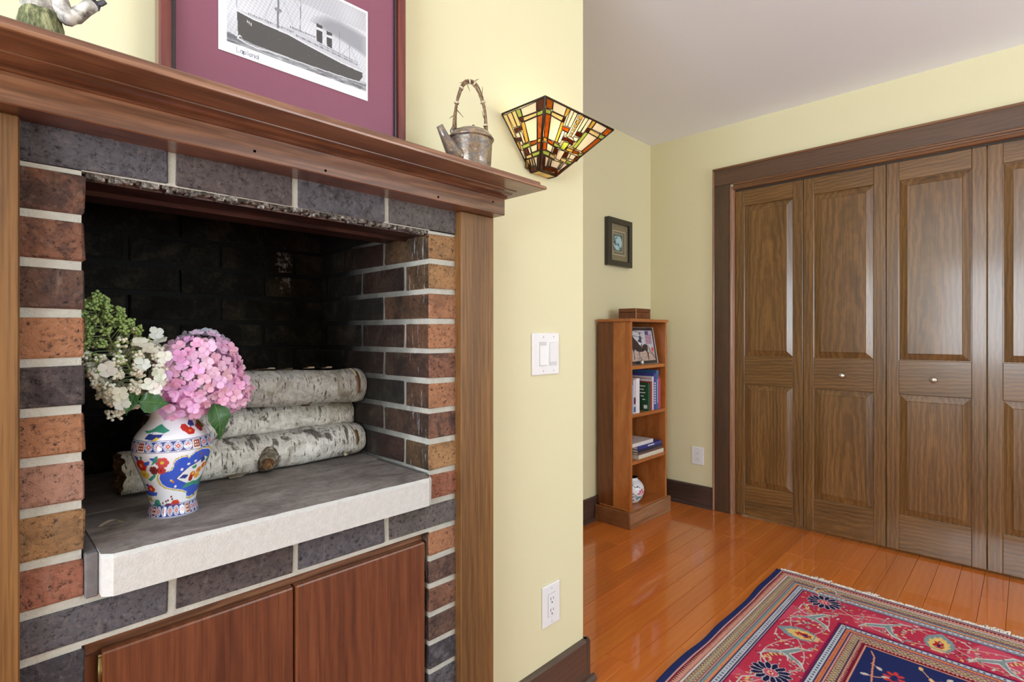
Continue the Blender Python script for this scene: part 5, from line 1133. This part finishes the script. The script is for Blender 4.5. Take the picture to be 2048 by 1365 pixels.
# main border motifs, drawn in (along, across) of each side
class Sub:
    def __init__(s, along, across, fl): s.o = along; s.x = across; s.f = fl
def motif(kind, c, side_):
    """c = position along the border; side_ 's' runs along x at constant y, 'e' along y at constant x"""
    mid = .240
    def W(a, d):                       # a along, d from the outer edge
        return (c+a, RY1-d) if side_ == 's' else (RX1-d/.955, c+a)
    def el(a, d, ra, rd, col, rot=0):
        x, y = W(a, d); p.ell(x, y, ra, rd, col, rot) if side_ == 's' else p.ell(x, y, rd, ra, col, -rot)
    def ln(pts, w_, col): p.line([W(*q_) for q_ in pts], w_, col)
    def py(pts, col): p.poly([W(*q_) for q_ in pts], col)
    if kind == 'ros':
        for k in range(14):
            t_ = 2*math.pi*k/14; a, d = math.cos(t_)*.040, mid+math.sin(t_)*.044; x, y = W(a, d)
            ang = math.atan2(y-W(0,mid)[1], x-W(0,mid)[0]); p.ell(x, y, .0215, .0112, (206,200,206), ang); p.ell(x, y, .0195, .0088, (30,30,72), ang)
        el(0, mid, .020, .020, (206,96,120)); el(0, mid, .013, .013, (190,48,70))
        for k in range(6): t_ = k*math.pi/3; el(math.cos(t_)*.008, mid+math.sin(t_)*.008, .003, .003, (232,214,190))
        for sg in (-1, 1):             # curling stems with leaf combs
            ln([(sg*.05,mid-.03),(sg*.085,mid-.062),(sg*.125,mid-.060),(sg*.150,mid-.030),(sg*.140,mid+.010),(sg*.110,mid+.020)], .0045, (204,204,206))
            for k in range(6):
                t_ = k/5; a, d = sg*(.075+.055*t_), mid-.045+.035*t_*t_; el(a, d, .0085, .0042, (222,184,120), sg*(.5+.9*t_)); el(a+sg*.006, d+.004, .003, .002, (90,36,50))
            for k in range(7):
                t_ = k/6; a, d = sg*(.055+.070*t_), mid+.045+.018*math.sin(t_*5); el(a, d, .0065, .0050, (214,172,160) if k % 2 else (168,168,166), .5*k); el(a+.003, d, .002, .003, (110,40,60))
    elif kind == 'pal':
        py([(-.052,mid-.060),(.0,mid-.072),(.050,mid-.052),(.064,mid-.008),(.052,mid+.036),(.020,mid+.060),(-.020,mid+.062),(-.052,mid+.036),(-.066,mid-.008)], (110,40,70)) if False else None
        for k in range(16):
            t_ = 2*math.pi*k/16; el(math.cos(t_)*.036, mid-.004+math.sin(t_)*.050, .010, .010, (128,150,158))
        py([(0,mid-.082),(.022,mid-.056),(.040,mid-.020),(.042,mid+.018),(.026,mid+.050),(-.026,mid+.050),(-.042,mid+.018),(-.040,mid-.020),(-.022,mid-.056)], (128,150,158))
        py([(0,mid-.055),(.010,mid-.034),(.016,mid-.042),(.020,mid-.018),(.030,mid-.020),(.028,mid+.004),(.034,mid+.012),(.026,mid+.026),(.022,mid+.044),(-.022,mid+.044),(-.026,mid+.026),(-.034,mid+.012),(-.028,mid+.004),(-.030,mid-.020),(-.020,mid-.018),(-.016,mid-.042),(-.010,mid-.034)], (228,190,116))
        py([(0,mid-.024),(.006,mid-.008),(.014,mid-.010),(.012,mid+.008),(.018,mid+.018),(.010,mid+.036),(-.010,mid+.036),(-.018,mid+.018),(-.012,mid+.008),(-.014,mid-.010),(-.006,mid-.008)], (178,40,40)); el(0, mid+.018, .006, .011, (40,44,84)); py([(-.02,mid+.05),(.02,mid+.05),(.016,mid+.064),(-.016,mid+.064)], (220,184,140))
        for sg in (-1,1):
            for k in range(9):
                t_ = k/8; a, d = sg*(.062+.045*math.sin(t_*3)), mid-.065+.135*t_; el(a, d, .0085, .0045, [(222,196,184),(150,160,162),(222,178,120)][k % 3], sg*.6+k); el(a+sg*.007, d+.003, .003, .003, (96,36,56))
            ln([(sg*.02,mid-.075),(sg*.06,mid-.068),(sg*.085,mid-.04),(sg*.08,mid-.01)], .004, (206,190,190))
    else:                              # forked leaf stem between the motifs
        py([(-.075,mid-.072),(-.035,mid-.055),(.0,mid-.020),(.060,mid+.020),(.078,mid+.070),(.050,mid+.040),(.0,mid+.015),(-.030,mid+.060),(-.070,mid+.078),(-.030,mid+.030),(-.018,mid-.015),(-.045,mid-.050)], (206,206,206))
        py([(-.060,mid-.066),(-.033,mid-.050),(.0,mid-.012),(.055,mid+.024),(.068,mid+.056),(.046,mid+.034),(.0,mid+.008),(-.028,mid+.048),(-.055,mid+.068),(-.025,mid+.026),(-.014,mid-.012),(-.040,mid-.048)], (132,150,154))
        for k in range(8): t_ = k*.785; el(math.cos(t_)*.07+.01, mid+math.sin(t_)*.05, .006, .0045, (222,180,140) if k % 2 else (196,170,170), t_)
P0 = .325
for k in range(5):
    c_ = 2.492-.640*k
    if c_ > 1.2: motif('ros', c_, 's')
    if c_-P0 > 1.2: motif('pal', c_-P0, 's'); motif('stem', c_-.165, 's'); motif('stem', c_-.485, 's')
for k in range(2):
    c_ = .400-.64*k+.0
    motif('pal', .234-.64*k, 'e'); motif('ros', -.086-.64*k, 'e'); motif('stem', .395-.64*k, 'e'); motif('stem', .074-.64*k, 'e')
# winding vines
for k in range(2):
    ln_ = [(x_, RY1-.240-.062*math.sin((x_-2.492)/.64*2*math.pi*1.0+1.57*k*2+.4)) for x_ in np.arange(1.3, 2.40, .012)]
    msk = [q_ for q_ in ln_ if True]
    keep = p.c.copy(); p.line(msk, .0036, (204,180,176)); red_ = (keep[:,0] > .62)&(keep[:,1] < .34); p.c[~red_] = keep[~red_]
    ln_ = [(RX1-(.240+.062*math.sin((y_-.234)/.64*2*math.pi+1.57*k*2+.4))/.955, y_) for y_ in np.arange(-.09, .60, .012)]
    keep = p.c.copy(); p.line(ln_, .0036, (204,180,176)); red_ = (keep[:,0] > .62)&(keep[:,1] < .34); p.c[~red_] = keep[~red_]
# small leaves and buds filling the red ground
rg = random.Random(14)
isred = lambda x_, y_: p.c[np.argmin((U-x_)**2+(V-y_)**2), 0] > .65 and p.c[np.argmin((U-x_)**2+(V-y_)**2), 1] < .34
for k in range(330):
    d = rg.uniform(.160,.318)
    if k % 5 < 3: x_, y_ = rg.uniform(1.3, RX1-d/.955), RY1-d
    else: x_, y_ = RX1-d/.955, rg.uniform(-.08, RY1-d)
    if not isred(x_, y_): continue
    a = rg.uniform(0,3.14); col = rg.choice([(222,184,132),(214,170,170),(206,200,204),(150,160,162),(230,150,130),(222,120,140)])
    p.ell(x_, y_, rg.uniform(.006,.012), rg.uniform(.003,.005), (104,36,58), a); p.ell(x_, y_, rg.uniform(.005,.010), rg.uniform(.0022,.004), col, a)
# field: navy ground with scattered stems and blossoms
rg = random.Random(4)
for k in range(34):
    x, y = rg.uniform(1.25,2.20), rg.uniform(-.08,.38); a = rg.uniform(0,6.28); col = rg.choice([(200,60,70),(214,170,110),(196,190,196),(214,120,70),(130,150,150)])
    pts = [(x,y)]
    for j in range(5): a += rg.uniform(-.6,.6); pts.append((pts[-1][0]+math.cos(a)*.03, pts[-1][1]+math.sin(a)*.03))
    inside = lambda q_: q_[0] < 2.225 and q_[1] < .405
    pts = [q_ for q_ in pts if inside(q_)]
    if len(pts) > 1: p.line(pts, .004, (206,150,120))
    for q_ in pts[::2]: p.ell(q_[0], q_[1], .012, .007, col, a); p.ell(q_[0], q_[1], .005, .003, (220,190,150), a)
for k in range(8): t_ = k*.785; p.ell(2.10+math.cos(t_)*.03, .315+math.sin(t_)*.02, .011, .007, (200,60,60), t_)
p.line([(2.225,.40),(2.19,.385),(2.10,.375),(2.0,.36)], .005, (214,140,110))
p.c *= (.93+.10*nz[:,None]); p.c = np.clip(p.c, 0, 1)
wav = .006*vnoise(XX*1.0, XX*0, 9)+.003*np.sin(XX*16); edge = np.clip((YY-(RY1-.05))/.06, 0, 1)
Yw = YY+(wav-.004)*edge+.004*np.sin(XX*5)*edge; Xw = XX+.006*(YY-.4)*np.clip((XX-1.0)/1.7,0,1)*0+.003*np.sin(YY*11)*np.clip((XX-2.6)/.1,0,1)
ZZr = .0085+.0006*vnoise(XX,YY,60)
ZZr[-1,:] = .001; ZZr[:,-1] = .001; ZZr[0,:] = .001; ZZr[:,0] = .001; ZZr[-2,:] = .007; ZZr[:,-2] = .007
rug = thing('persian_rug', (1.5, 0, 0), 'red and navy patterned oriental rug with white fringe on the floor', 'rug')
o = mk('rug_pile', np.stack([Xw, Yw, ZZr], -1).reshape(-1,3), gridmesh(len(xn), len(yn)), M_rug, rug, True); p.apply(o.data)
fg_ = G(); rg = random.Random(9); y = RY0+.004
while y < RY1-.003:
    L = rg.uniform(.026,.042)*(1.25 if vnoise(np.array([y]),np.array([0.]),12)[0] > .6 else .85); a = rg.uniform(-.5,.5); x0 = RX1-.002+.003*math.sin(y*11)
    pts = [(x0,y,.003), (x0+L*.5,y+L*.5*math.sin(a)*.5,.004+rg.uniform(0,.002)), (x0+L*math.cos(a),y+L*math.sin(a),.0018)]
    fg_.tube(pts, [.0020,.0022,.0014], 4, False); y += .0022
tag(fg_.out('fringe', plain('white_fringe', C(238,232,226), .9), rug, True), kind='stuff')
